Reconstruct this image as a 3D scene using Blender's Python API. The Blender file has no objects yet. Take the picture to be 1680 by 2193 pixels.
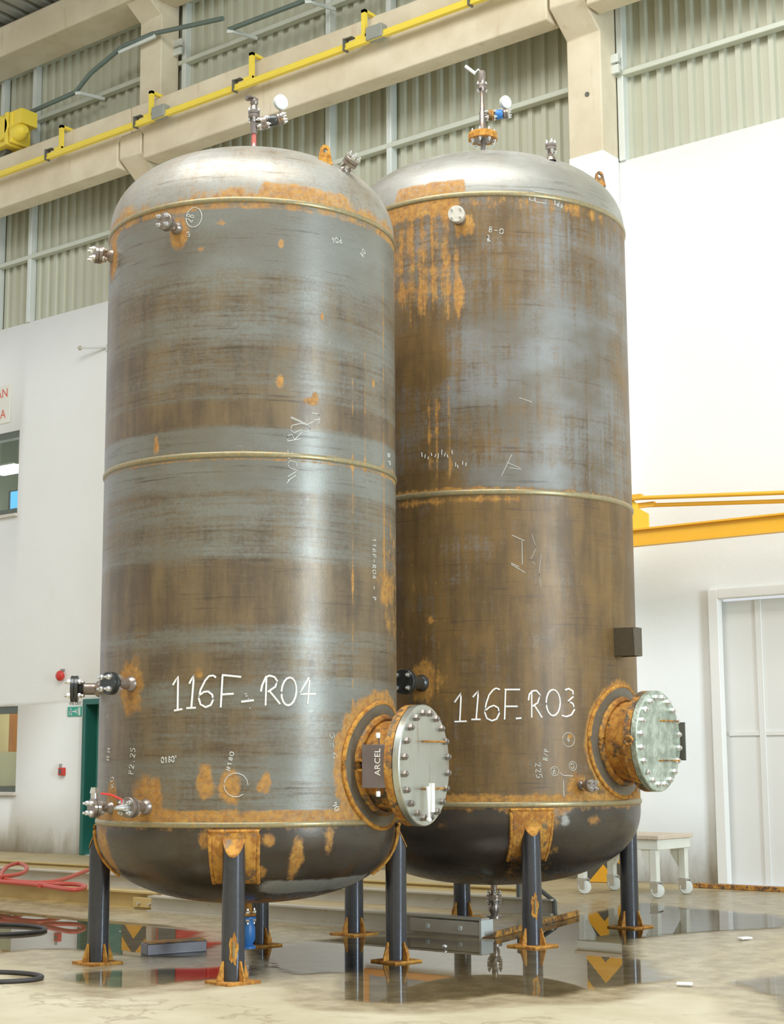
import bpy, bmesh, math, random
import numpy as np
from mathutils import Matrix, Vector, noise as mnoise
random.seed(7)
PI = math.pi
scene = bpy.context.scene
COL = scene.collection
R_ = math.radians

# ------------------------------------------------------------------ camera, world, light, exposure
CAM = (12.238, -15.249, 1.27)
F_PX, PITCH, ROLL, YAW = 3440.86, 0.154357, -0.005344, 0.67628
cam = bpy.data.objects.new('camera', bpy.data.cameras.new('camera'))
COL.objects.link(cam)
cam.data.sensor_fit = 'VERTICAL'
cam.data.sensor_height = 36.0
cam.data.lens = F_PX / 2193.0 * 36.0
cam.data.clip_end = 300
cam.matrix_world = (Matrix.Translation(CAM) @ Matrix.Rotation(YAW, 4, 'Z') @ Matrix.Rotation(PI / 2 + PITCH, 4, 'X')
                    @ Matrix.Rotation(ROLL, 4, 'Z'))
scene.camera = cam
scene.view_settings.view_transform = 'Standard'
scene.view_settings.look = 'None'
scene.view_settings.gamma = 1.0
scene.view_settings.use_curve_mapping = False
scene.view_settings.exposure = 0.35

world = bpy.data.worlds.new('sky'); scene.world = world
world.use_nodes = True
wn = world.node_tree.nodes
wn['Background'].inputs['Color'].default_value = (0.93, 0.97, 1.0, 1)
wn['Background'].inputs['Strength'].default_value = 0.62

def area(name, loc, target, sx, sy, power, color):
    l = bpy.data.lights.new(name, 'AREA'); l.shape = 'RECTANGLE'; l.size = sx; l.size_y = sy
    l.energy = power; l.color = color
    o = bpy.data.objects.new(name, l); COL.objects.link(o)
    o.location = loc
    o.rotation_euler = (Vector(target) - Vector(loc)).to_track_quat('-Z', 'Y').to_euler()
    return o
area('skylight_lamp', (7.0, -11.0, 13.2), (6.0, -7.0, 0), 12, 7, 1450, (1.0, 1.0, 0.98))
area('gate_daylight', (24.0, -7.5, 4.6), (6.0, -6.5, 3.0), 3.4, 8.0, 1700, (0.72, 0.88, 1.0))

# ------------------------------------------------------------------ helpers
class MB:
    def __init__(s): s.v = []; s.f = []; s.smooth = []
    def add(s, vs, fs, sm=False):
        b = len(s.v); s.v += [tuple(v) for v in vs]
        for f in fs: s.f.append(tuple(i + b for i in f)); s.smooth.append(sm)
        return s
    def box(s, lo, hi, M=None):
        vs = [Vector((x, y, z)) for z in (lo[2], hi[2]) for y in (lo[1], hi[1]) for x in (lo[0], hi[0])]
        if M is not None: vs = [M @ v for v in vs]
        return s.add(vs, [(0, 2, 3, 1), (4, 5, 7, 6), (0, 1, 5, 4), (2, 6, 7, 3), (0, 4, 6, 2), (1, 3, 7, 5)])
    def lathe(s, prof, n=24, M=None, cap0=True, cap1=True, sm=True):
        # prof: (radius, height) along local Z
        vs = []; fs = []
        for r, h in prof:
            for i in range(n):
                a = 2 * PI * i / n; v = Vector((r * math.cos(a), r * math.sin(a), h)); vs.append(M @ v if M is not None else v)
        for k in range(len(prof) - 1):
            for i in range(n):
                j = (i + 1) % n; fs.append((k * n + i, k * n + j, (k + 1) * n + j, (k + 1) * n + i))
        if cap0: fs.append(tuple(range(n - 1, -1, -1)))
        if cap1: fs.append(tuple((len(prof) - 1) * n + i for i in range(n)))
        return s.add(vs, fs, sm)
    def cyl(s, p0, p1, r0, r1=None, n=16, sm=True):
        p0 = Vector(p0); p1 = Vector(p1)
        return s.lathe([(r0, 0), (r0 if r1 is None else r1, (p1 - p0).length)], n, axis_m(p0, p1 - p0), sm=sm)
    def tube(s, path, r, n=8, closed=False):
        pts = [Vector(p) for p in path]; N = len(pts); vs = []; fs = []
        up = Vector((0, 0, 1))
        for i, p in enumerate(pts):
            if closed: t = pts[(i + 1) % N] - pts[i - 1]
            else: t = pts[min(i + 1, N - 1)] - pts[max(i - 1, 0)]
            t.normalize()
            a = t.cross(up)
            if a.length < 1e-3: a = t.cross(Vector((1, 0, 0)))
            a.normalize(); b = t.cross(a)
            for k in range(n):
                g = 2 * PI * k / n; vs.append(p + r * (math.cos(g) * a + math.sin(g) * b))
        for i in range(N if closed else N - 1):
            i2 = (i + 1) % N
            for k in range(n):
                k2 = (k + 1) % n; fs.append((i * n + k, i2 * n + k, i2 * n + k2, i * n + k2))
        if not closed: fs += [tuple(range(n)), tuple((N - 1) * n + k for k in range(n - 1, -1, -1))]
        return s.add(vs, fs, True)
    def prism(s, poly, h0, h1, M=None):
        # polygon in local XY, extruded h0..h1 on local Z
        n = len(poly)
        vs = [Vector((x, y, h0)) for x, y in poly] + [Vector((x, y, h1)) for x, y in poly]
        if M is not None: vs = [M @ v for v in vs]
        fs = [tuple(range(n - 1, -1, -1)), tuple(range(n, 2 * n))] + [(i, (i + 1) % n, n + (i + 1) % n, n + i) for i in range(n)]
        return s.add(vs, fs)
    def ball(s, c, r, n=12, m=8, sc=(1, 1, 1)):
        vs = []; fs = []
        for k in range(1, m):
            a = PI * k / m
            for i in range(n):
                g = 2 * PI * i / n
                vs.append((c[0] + sc[0] * r * math.sin(a) * math.cos(g), c[1] + sc[1] * r * math.sin(a) * math.sin(g), c[2] - sc[2] * r * math.cos(a)))
        for k in range(m - 2):
            for i in range(n):
                j = (i + 1) % n; fs.append((k * n + i, k * n + j, (k + 1) * n + j, (k + 1) * n + i))
        fs += [tuple(range(n - 1, -1, -1)), tuple((m - 2) * n + i for i in range(n))]
        return s.add(vs, fs, True)
    def mesh(s, name, mat):
        me = bpy.data.meshes.new(name)
        me.from_pydata(s.v, [], s.f)
        bm = bmesh.new(); bm.from_mesh(me); bmesh.ops.recalc_face_normals(bm, faces=bm.faces); bm.to_mesh(me); bm.free()
        me.polygons.foreach_set('use_smooth', [True] * len(me.polygons))
        me.set_sharp_from_angle(angle=R_(38))
        if mat is not None: me.materials.append(mat)
        return me
    def obj(s, name, mat, parent=None, loc=None, bevel=0):
        return link(name, s.mesh(name, mat), parent, loc, bevel)

def link(name, me, parent=None, loc=None, bevel=0):
    o = bpy.data.objects.new(name, me); COL.objects.link(o)
    if parent is not None: o.parent = parent
    if loc is not None: o.location = loc
    if bevel:
        b = o.modifiers.new('bevel', 'BEVEL'); b.width = bevel; b.segments = 2; b.limit_method = 'ANGLE'; b.angle_limit = R_(40)
    return o

def axis_m(origin, z, up=(0, 0, 1)):
    z = Vector(z).normalized(); u = Vector(up)
    x = u.cross(z)
    if x.length < 1e-4: x = Vector((1, 0, 0)).cross(z)
    x.normalize(); y = z.cross(x)
    return Matrix.Translation(Vector(origin)) @ Matrix((x, y, z)).transposed().to_4x4()

def thing(name, label, cat, loc=(0, 0, 0), group=None):
    o = bpy.data.objects.new(name, None); COL.objects.link(o); o.location = loc; o.empty_display_size = .2
    return tag(o, label, cat, group)
def tag(o, label, cat, group=None):
    o['label'] = label; o['category'] = cat
    if group: o['group'] = group
    return o
def struct(o, label=None):
    o['kind'] = 'structure'
    if label: o['label'] = label
    return o

# ------------------------------------------------------------------ materials
class NT:
    def __init__(s, name):
        s.m = bpy.data.materials.new(name); s.m.use_nodes = True; s.t = s.m.node_tree; s.b = s.t.nodes['Principled BSDF']
    def n(s, typ, **kw):
        nd = s.t.nodes.new(typ)
        for k, v in kw.items():
            if k.startswith('i_'): s.set(nd, k[2:].replace('_', ' '), v)
            else: setattr(nd, k, v)
        return nd
    def set(s, nd, key, v):
        i = nd.inputs[int(key)] if key.isdigit() else nd.inputs[key]
        if isinstance(v, bpy.types.NodeSocket): s.t.links.new(v, i)
        elif isinstance(v, (tuple, list)) and len(v) == 3 and i.type == 'RGBA': i.default_value = (*v, 1)
        else: i.default_value = v
    def math(s, op, a, b=None, c=None, clamp=False):
        nd = s.n('ShaderNodeMath', operation=op, use_clamp=clamp); s.set(nd, '0', a)
        if b is not None: s.set(nd, '1', b)
        if c is not None: s.set(nd, '2', c)
        return nd.outputs[0]
    def mix(s, f, a, b):
        nd = s.n('ShaderNodeMixRGB'); s.set(nd, '0', f); s.set(nd, '1', a); s.set(nd, '2', b); return nd.outputs[0]
    def ramp(s, v, lo, hi):
        nd = s.n('ShaderNodeMapRange', interpolation_type='SMOOTHSTEP'); s.set(nd, '0', v); s.set(nd, '1', lo); s.set(nd, '2', hi); return nd.outputs[0]
    def noise(s, vec, scale, detail=4, rough=.55, sc3=(1, 1, 1), col=False):
        mp = s.n('ShaderNodeMapping'); s.set(mp, 'Vector', vec); mp.inputs['Scale'].default_value = sc3
        nd = s.n('ShaderNodeTexNoise'); s.set(nd, 'Vector', mp.outputs[0]); nd.inputs['Scale'].default_value = scale
        nd.inputs['Detail'].default_value = detail; nd.inputs['Roughness'].default_value = rough
        return nd.outputs['Color' if col else 'Fac']
    def attr(s, name): return s.n('ShaderNodeAttribute', attribute_name=name)
    def coord(s, k='Object'): return s.n('ShaderNodeTexCoord').outputs[k]
    def pos(s): return s.n('ShaderNodeNewGeometry').outputs['Position']
    def out(s, **kw):
        for k, v in kw.items(): s.set(s.b, k.replace('_', ' '), v)
        return s.m
    def bump(s, h, st=.3, dist=.01):
        nd = s.n('ShaderNodeBump'); nd.inputs['Strength'].default_value = st; nd.inputs['Distance'].default_value = dist
        s.set(nd, 'Height', h); s.set(s.b, 'Normal', nd.outputs[0])

def simple(name, col, rough=.5, metal=0., var=.12, scale=6., col2=None, amount=.5):
    """a painted or bare surface with grain and, if col2 is given, worn patches"""
    m = NT(name); p = m.pos()
    n1 = m.noise(p, scale, 5)
    dark = tuple(c * (1 - var) for c in col); light = tuple(min(1, c * (1 + var)) for c in col)
    c = m.mix(n1, dark, light)
    if col2:
        n2 = m.noise(p, scale * 2.7, 6, .65)
        c = m.mix(m.ramp(n2, 1 - amount, 1 - amount + .12), c, col2)
    r = m.math('ADD', m.math('MULTIPLY', n1, .2), rough - .1)
    return m.out(Base_Color=c, Roughness=r, Metallic=metal)

ORANGE = (0.57, 0.285, 0.050); ORANGE2 = (0.33, 0.130, 0.022)

def shell_mat(name, grey, grey2, brown, band=1.0, streak=0.0, rough=.36, metal=.35, spec=.5):
    m = NT(name)
    cy = m.attr('cyl').outputs['Vector']; mk = m.attr('mask')
    sep = m.n('ShaderNodeSeparateColor'); m.set(sep, '0', mk.outputs['Color'])
    Rm, Gm, Bm = sep.outputs[0], sep.outputs[1], sep.outputs[2]
    nb = m.noise(cy, 1.0, 7, .62, (.55, 7.0, 1))          # broad rolling bands
    nf = m.noise(cy, 1.0, 8, .70, (2.2, 40.0, 1))         # fine rolling lines
    nm = m.noise(cy, 3.0, 6, .6)                          # mottling
    ns = m.noise(cy, 1.0, 7, .68, (22.0, .8, 1))           # vertical runs
    ng = m.noise(cy, 55.0, 3, .6)                         # grain
    base = m.mix(m.ramp(m.noise(cy, 1.3, 4, .55, (1, 1.6, 1)), .35, .65), grey, grey2)
    t = m.math('ADD', m.math('MULTIPLY', nb, .60 * band), m.math('MULTIPLY', nf, .62 * band))
    t = m.math('ADD', t, m.math('MULTIPLY', nm, .95 - .6 * band))
    t = m.math('ADD', t, m.math('MULTIPLY', m.math('SUBTRACT', ns, .5), streak))
    t = m.math('ADD', t, m.math('MULTIPLY', m.math('SUBTRACT', Gm, .5), .62))
    t = m.math('ADD', t, m.math('MULTIPLY', m.math('SUBTRACT', m.noise(cy, 38.0, 4, .7), .5), .45))
    fb = m.ramp(t, .46, .86)
    bv = m.ramp(m.math('ADD', m.math('MULTIPLY', m.noise(cy, 1.0, 8, .68, (7.0, .9, 1)), .6), m.math('MULTIPLY', m.noise(cy, 2.2, 7, .65), .4)), .38, .62)
    brown = m.mix(bv, tuple(x * .72 for x in brown), (brown[0] * 1.35, brown[1] * 1.30, brown[2] * 1.05))
    c = m.mix(fb, base, brown)
    # darker line scale where the brown meets the grey
    dk = m.ramp(m.math('ADD', nf, m.math('MULTIPLY', nb, .4)), .76, .92)
    c = m.mix(m.math('MULTIPLY', dk, .55), c, (.045, .038, .034))
    # orange rust
    rr = m.math('ADD', m.math('MULTIPLY', Rm, .95), m.math('MULTIPLY', m.math('SUBTRACT', m.noise(cy, 9.0, 9, .72), .5), 1.15))
    rr = m.math('ADD', rr, m.math('MULTIPLY', m.math('SUBTRACT', ns, .5), streak * 1.6))
    fr = m.ramp(rr, .36, .66)
    oc = m.mix(m.ramp(m.noise(cy, 20.0, 8, .75), .30, .62), ORANGE2, ORANGE)
    oc = m.mix(m.ramp(m.noise(cy, 4.0, 5, .6), .55, .75), oc, (.62, .36, .085))
    pit = m.ramp(m.noise(cy, 30.0, 7, .75), .36, .56)
    c = m.mix(m.math('MULTIPLY', fr, m.math('ADD', .52, m.math('MULTIPLY', pit, .42))), c, oc)
    # pale scuffs and wiped patches, and the left dish's painted floor reflection
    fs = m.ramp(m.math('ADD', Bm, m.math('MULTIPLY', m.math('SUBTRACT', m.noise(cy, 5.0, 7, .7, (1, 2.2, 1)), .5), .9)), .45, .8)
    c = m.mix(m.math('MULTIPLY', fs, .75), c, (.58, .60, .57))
    fk = m.ramp(m.noise(cy, 75.0, 4, .7), .58, .72)
    c = m.mix(m.math('MULTIPLY', fk, .22), c, (.36, .19, .06))
    c = m.mix(m.math('MULTIPLY', ng, .26), c, (.03, .025, .02))
    r = m.math('ADD', m.math('MULTIPLY', fr, .30), m.math('ADD', rough - .08, m.math('MULTIPLY', nm, .16)))
    m.bump(m.math('ADD', m.math('MULTIPLY', ng, .35), m.math('MULTIPLY', nb, .6)), .10, .01)
    me = m.math('MULTIPLY', m.math('SUBTRACT', 1.0, fr), metal)
    return m.out(Base_Color=c, Roughness=r, Metallic=me, Specular_IOR_Level=spec)

def rusty(name, grey, amount, rough=.45, metal=.4, scale=10.):
    """steel with orange rust over 'amount' of it"""
    m = NT(name); p = m.coord('Object')
    n = m.noise(p, scale, 7, .65); n2 = m.noise(p, scale * 4, 5, .6)
    f = m.ramp(m.math('ADD', n, m.math('MULTIPLY', n2, .25)), .98 - amount * .75, 1.12 - amount * .75)
    oc = m.mix(m.ramp(m.noise(p, scale * 1.7, 7, .7), .38, .60), ORANGE2, ORANGE)
    c = m.mix(f, m.mix(n2, tuple(g * .75 for g in grey), tuple(g * 1.2 for g in grey)), oc)
    m.bump(n2, .15, .004)
    return m.out(Base_Color=c, Roughness=m.math('ADD', m.math('MULTIPLY', f, .35), rough - .1), Metallic=m.math('MULTIPLY', m.math('SUBTRACT', 1.0, f), metal))

M = {}
M['shell_grey'] = shell_mat('grey_mill_scale_steel', (.245, .248, .212), (.200, .190, .152), (.172, .126, .080), 1.0, .14, .33, .20)
M['shell_brown'] = shell_mat('brown_weathered_steel', (.235, .232, .215), (.165, .140, .100), (.170, .102, .038), .6, .75, .43, .12)
M['dome_grey'] = shell_mat('brushed_dome_steel', (.43, .42, .37), (.32, .305, .255), (.30, .22, .14), .45, .25, .38, .24)
M['dish_dark'] = shell_mat('dark_dished_steel', (.10, .088, .072), (.06, .052, .044), (.10, .058, .026), .2, .25, .27, .40)
M['weld'] = simple('weld_bead_steel', (.30, .26, .15), .35, .4, .3, 30, ORANGE, .46)
M['leg'] = rusty('dark_pipe_steel', (.075, .078, .088), .16, .30, .5, 7)
M['rust'] = rusty('rusted_steel_plate', (.16, .10, .06), .80, .7, .2, 14)
M['rust_dark'] = rusty('dark_rusted_steel', (.13, .09, .055), .62, .6, .25, 12)
M['saddle'] = rusty('rust_edged_saddle', (.17, .13, .085), .70, .6, .3, 9)
M['neck'] = rusty('rusted_neck_steel', (.15, .115, .075), .62, .5, .3, 8)
M['pad'] = rusty('banded_pad_steel', (.19, .165, .12), .28, .45, .35, 8)
M['flange_light'] = simple('pale_scraped_flange', (.60, .56, .47), .4, .2, .12, 20)
M['bracket'] = rusty('dark_bracket_steel', (.12, .10, .07), .25, .35, .4, 12)
M['pipe'] = rusty('worn_pipe_steel', (.26, .22, .19), .35, .38, .6, 18)
M['flange'] = rusty('worn_flange_steel', (.30, .25, .21), .3, .35, .6, 22)
M['flange_dark'] = rusty('dark_flange_steel', (.075, .078, .075), .1, .35, .6, 22)
M['bolt'] = simple('zinc_bolt', (.72, .72, .70), .22, .85, .15, 40)
M['bolt_dark'] = simple('dull_bolt', (.28, .25, .22), .35, .7, .25, 40, (.30, .14, .05), .4)
def cover_mat():
    m = NT('machined_cover_steel'); p = m.coord('Object')
    n = m.noise(p, 5, 6, .6); n2 = m.noise(p, 3, 6, .65, (4, 4, .7))
    c = m.mix(n, (.46, .48, .42), (.64, .66, .60))
    c = m.mix(m.math('MULTIPLY', m.ramp(n2, .54, .70), .7), c, (.36, .25, .16))
    return m.out(Base_Color=c, Roughness=m.math('ADD', .22, m.math('MULTIPLY', n, .2)), Metallic=.75)
M['cover'] = cover_mat()
def film_mat():
    m = NT('crumpled_wrapped_cover'); p = m.coord('Object')
    n = m.noise(p, 9, 7, .65)
    c = m.mix(m.ramp(n, .35, .65), (.34, .40, .32), (.62, .70, .60))
    m.bump(n, .9, .03)
    return m.out(Base_Color=c, Roughness=.25, Metallic=.55)
M['cover_film'] = film_mat()
M['chalk'] = simple('white_chalk', (.92, .91, .86), .9, 0, .06, 60)
M['chalk_thin'] = simple('faint_chalk', (.58, .58, .53), .9, 0, .2, 60)
M['plate_dark'] = simple('grey_name_plate', (.20, .165, .16), .4, .4, .15, 12)
M['white'] = simple('white_enamel', (.86, .87, .84), .35, 0, .04, 10)
M['gauge'] = simple('white_gauge_face', (.85, .90, .88), .3, 0, .04, 10)
M['blue'] = simple('blue_valve_paint', (.035, .17, .45), .4, 0, .2, 10)
M['red'] = simple('red_paint', (.62, .045, .03), .4, 0, .12, 8)
M['red_faded'] = simple('faded_red_paint', (.50, .13, .10), .5, 0, .15, 14)
M['yellow'] = simple('yellow_crane_paint', (.86, .66, .07), .4, 0, .08, 5, (.55, .33, .06), .25)
M['jib'] = simple('amber_jib_paint', (.86, .46, .035), .4, 0, .08, 3)
M['jib_lit'] = simple('amber_jib_lit_paint', (.90, .60, .05), .4, 0, .05, 3)  # lighter copy of the jib amber; light on the plate is in the colour
M['dark'] = simple('dark_grey_paint', (.12, .12, .10), .5, 0, .2, 10)
M['grey_box'] = simple('grey_plastic', (.30, .31, .26), .5, 0, .15, 8)
M['cable'] = simple('green_grey_cable', (.13, .17, .14), .45, 0, .2, 5)
M['galv'] = simple('pale_painted_steel', (.66, .69, .64), .4, .1, .08, 4)
M['galv_green'] = simple('pale_green_steel', (.56, .58, .48), .4, .1, .1, 4)
M['rubber'] = simple('black_rubber', (.045, .042, .04), .5, 0, .3, 12)
M['hose'] = simple('red_rubber_hose', (.50, .075, .05), .45, 0, .12, 20)
M['green'] = simple('green_door_paint', (.02, .13, .10), .35, 0, .15, 4)
M['teal'] = simple('teal_door_leaf', (.06, .25, .20), .35, 0, .1, 3)
M['sign_green'] = simple('green_sign', (.04, .38, .27), .4, 0, .05, 5)
M['sign_cream'] = simple('cream_sign', (.80, .78, .68), .5, 0, .04, 3)
M['sign_red'] = simple('red_lettering', (.70, .13, .09), .6, 0, .05, 10)
M['ink'] = simple('grey_lettering', (.16, .15, .14), .6, 0, .1, 10)
M['win_frame'] = simple('grey_green_frame', (.12, .135, .105), .4, .2, .12, 4)
M['sill'] = simple('pale_stone_sill', (.66, .60, .52), .6, 0, .1, 6)
M['door_white'] = simple('off_white_door', (.80, .80, .76), .5, 0, .03, 1.5, (.70, .64, .55), .26)
M['chev_y'] = simple('hazard_amber', (.82, .40, .02), .45, 0, .08, 6)
M['chev_k'] = simple('hazard_black', (.10, .09, .065), .5, 0, .2, 6)
M['timber'] = simple('grimy_timber', (.42, .30, .16), .6, 0, .25, 7, (.20, .13, .07), .4)
M['rail'] = simple('worn_track_steel', (.54, .40, .16), .45, .1, .22, 4, (.30, .17, .07), .36)
M['rail_grey'] = simple('worn_grey_track_steel', (.50, .46, .37), .42, .15, .22, 4, (.26, .15, .07), .36)
M['block'] = simple('dirty_grey_steel_block', (.17, .155, .16), .4, .2, .3, 12, (.30, .13, .04), .36)
M['cart'] = simple('cream_cart_paint', (.76, .76, .66), .45, 0, .08, 6)
M['cart_top'] = simple('rust_stained_cart_top', (.66, .55, .42), .5, 0, .15, 10, (.45, .24, .10), .42)
M['caster'] = simple('pale_caster', (.72, .72, .64), .4, 0, .1, 20)
M['panel_grey'] = simple('blue_grey_board', (.24, .26, .28), .5, 0, .1, 3)
M['orange_frame'] = simple('orange_frame_paint', (.62, .25, .05), .45, 0, .12, 5)
M['scrap'] = simple('white_scrap', (.88, .87, .82), .7, 0, .05, 30)
M['office'] = simple('office_wall_green', (.50, .54, .43), .7, 0, .1, 2)
M['reflection_beige'] = simple('hall_reflection_beige', (.62, .56, .36), .7, 0, .1, 2)  # beige standing in for the hall mirrored in the lower window
def lamp_mat(name, col, st):
    m = NT(name); return m.out(Base_Color=col, Emission_Color=col, Emission_Strength=st)
M['lamp'] = lamp_mat('office_lamp_tube', (1, 1, .96), 11.0)
M['screen'] = lamp_mat('blue_screen', (.10, .38, .85), 1.0)

def glass_mat():
    m = NT('window_glass'); t = m.t
    tr = m.n('ShaderNodeBsdfTransparent'); tr.inputs[0].default_value = (.94, .97, .95, 1)
    gl = m.n('ShaderNodeBsdfGlossy'); gl.inputs['Roughness'].default_value = .02
    fr = m.n('ShaderNodeFresnel'); fr.inputs['IOR'].default_value = 1.5
    bk = m.n('ShaderNodeNewGeometry').outputs['Backfacing']     # the far face of the pane would mirror totally otherwise
    mx = m.n('ShaderNodeMixShader'); t.links.new(m.math('MULTIPLY', m.math('SUBTRACT', 1.0, bk), fr.outputs[0]), mx.inputs[0]); t.links.new(tr.outputs[0], mx.inputs[1]); t.links.new(gl.outputs[0], mx.inputs[2])
    t.links.new(mx.outputs[0], t.nodes['Material Output'].inputs[0]); return m.m
M['glass'] = glass_mat()
def water_mat():
    m = NT('shallow_water'); t = m.t
    tr = m.n('ShaderNodeBsdfTransparent'); tr.inputs[0].default_value = (.90, .88, .82, 1)
    gl = m.n('ShaderNodeBsdfGlossy'); gl.inputs['Roughness'].default_value = .012
    fr = m.n('ShaderNodeFresnel'); fr.inputs['IOR'].default_value = 2.1
    bp = m.n('ShaderNodeBump'); bp.inputs['Strength'].default_value = .012; bp.inputs['Distance'].default_value = .01
    t.links.new(m.noise(m.pos(), 2.5, 2), bp.inputs['Height'])
    t.links.new(bp.outputs[0], gl.inputs['Normal'])
    mx = m.n('ShaderNodeMixShader'); dp = m.attr('depth').outputs['Fac']
    ed = m.ramp(m.math('ADD', dp, m.math('MULTIPLY', m.math('SUBTRACT', m.noise(m.pos(), 3.5, 6, .65), .5), .30)), .02, .16)
    t.links.new(m.math('MULTIPLY', ed, fr.outputs[0]), mx.inputs[0]); t.links.new(tr.outputs[0], mx.inputs[1]); t.links.new(gl.outputs[0], mx.inputs[2])
    tr2 = m.mix(ed, (1, 1, 1), (.90, .88, .82)); t.links.new(tr2, tr.inputs[0])
    t.links.new(mx.outputs[0], t.nodes['Material Output'].inputs[0]); return m.m
M['water'] = water_mat()
def floor_mat():
    m = NT('stained_concrete_floor'); p = m.pos()
    sep = m.n('ShaderNodeSeparateColor'); m.set(sep, '0', m.attr('mask').outputs['Color'])
    wet, dirt, och = sep.outputs[0], sep.outputs[1], sep.outputs[2]
    n1 = m.noise(p, .9, 7, .6); n2 = m.noise(p, 6, 7, .62); n3 = m.noise(p, 40, 4, .6)
    c = m.mix(m.ramp(n1, .35, .68), (.48, .42, .27), (.60, .545, .39))
    c = m.mix(m.math('MULTIPLY', m.ramp(n2, .52, .72), .35), c, (.40, .33, .20))
    c = m.mix(m.math('MULTIPLY', och, m.math('ADD', .35, m.math('MULTIPLY', n2, .5))), c, (.44, .32, .13))
    w = m.math('ADD', wet, m.math('MULTIPLY', m.math('SUBTRACT', m.noise(p, 2.6, 6, .62), .5), .5))
    wf = m.ramp(w, .3, .62)
    c = m.mix(m.math('MULTIPLY', wf, .92), c, m.mix(m.ramp(n2, .35, .65), (.29, .225, .12), (.48, .40, .245)))
    dn = m.ramp(m.math('ADD', dirt, m.math('MULTIPLY', m.math('SUBTRACT', n2, .5), .6)), .42, .7)
    c = m.mix(m.math('MULTIPLY', dn, .7), c, (.17, .13, .08))
    st = m.ramp(m.noise(p, 1.0, 8, .7, (.9, 3.2, 1)), .54, .66)
    c = m.mix(m.math('MULTIPLY', st, .38), c, (.33, .26, .15))
    ck = m.math('ABSOLUTE', m.math('SUBTRACT', m.noise(p, .55, 6, .6), .5))
    c = m.mix(m.math('MULTIPLY', m.math('SUBTRACT', 1.0, m.ramp(ck, .0, .012)), .45), c, (.24, .18, .10))
    sp = m.ramp(m.noise(p, 7, 6, .72, (1, 1, 1)), .63, .70)
    c = m.mix(m.math('MULTIPLY', sp, .6), c, (.22, .15, .08))
    c = m.mix(m.math('MULTIPLY', n3, .2), c, (.30, .25, .17))
    m.bump(n3, .12, .01)
    return m.out(Base_Color=c, Roughness=m.math('SUBTRACT', .62, m.math('MULTIPLY', wf, .36)), Specular_IOR_Level=.4)
M['floor'] = floor_mat()
def wall_mat():
    m = NT('white_plaster_wall'); p = m.pos()
    n = m.noise(p, .8, 6, .6); n2 = m.noise(p, 2.0, 7, .66, (1.6, 1.6, .5))
    c = m.mix(n, (.81, .81, .765), (.885, .885, .85))
    sx = m.n('ShaderNodeSeparateXYZ'); m.set(sx, '0', p)
    low = m.math('SUBTRACT', 1.0, m.math('DIVIDE', sx.outputs[2], 1.1), clamp=True)
    g = m.ramp(m.math('ADD', m.math('MULTIPLY', low, .72), m.math('MULTIPLY', m.math('SUBTRACT', n2, .5), .9)), .46, .85)
    c = m.mix(m.math('MULTIPLY', g, .72), c, (.42, .34, .23))
    s = m.ramp(n2, .60, .78)
    c = m.mix(m.math('MULTIPLY', s, .28), c, (.66, .60, .48))
    m.bump(m.noise(p, 3.0, 5, .6), .25, .03)
    return m.out(Base_Color=c, Roughness=.75)
M['wall'] = wall_mat()
def concrete_mat():
    m = NT('cream_concrete'); p = m.pos()
    n = m.noise(p, 1.2, 7, .62); n2 = m.noise(p, 1.0, 6, .6, (5, 5, .8))
    c = m.mix(m.ramp(n, .3, .7), (.62, .53, .37), (.74, .66, .49))
    c = m.mix(m.math('MULTIPLY', m.ramp(n2, .60, .76), .45), c, (.46, .31, .15))
    m.bump(m.noise(p, 14, 5, .6), .12, .01)
    return m.out(Base_Color=c, Roughness=.8)
M['concrete'] = concrete_mat()
M['clad'] = simple('galvanised_cladding', (.50, .50, .385), .45, .15, .10, 1.2)
M['roof'] = simple('grey_roof_deck', (.33, .33, .28), .5, .1, .12, 1.5)
M['paint_white'] = simple('white_column_paint', (.86, .86, .82), .6, 0, .04, 3)

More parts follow.
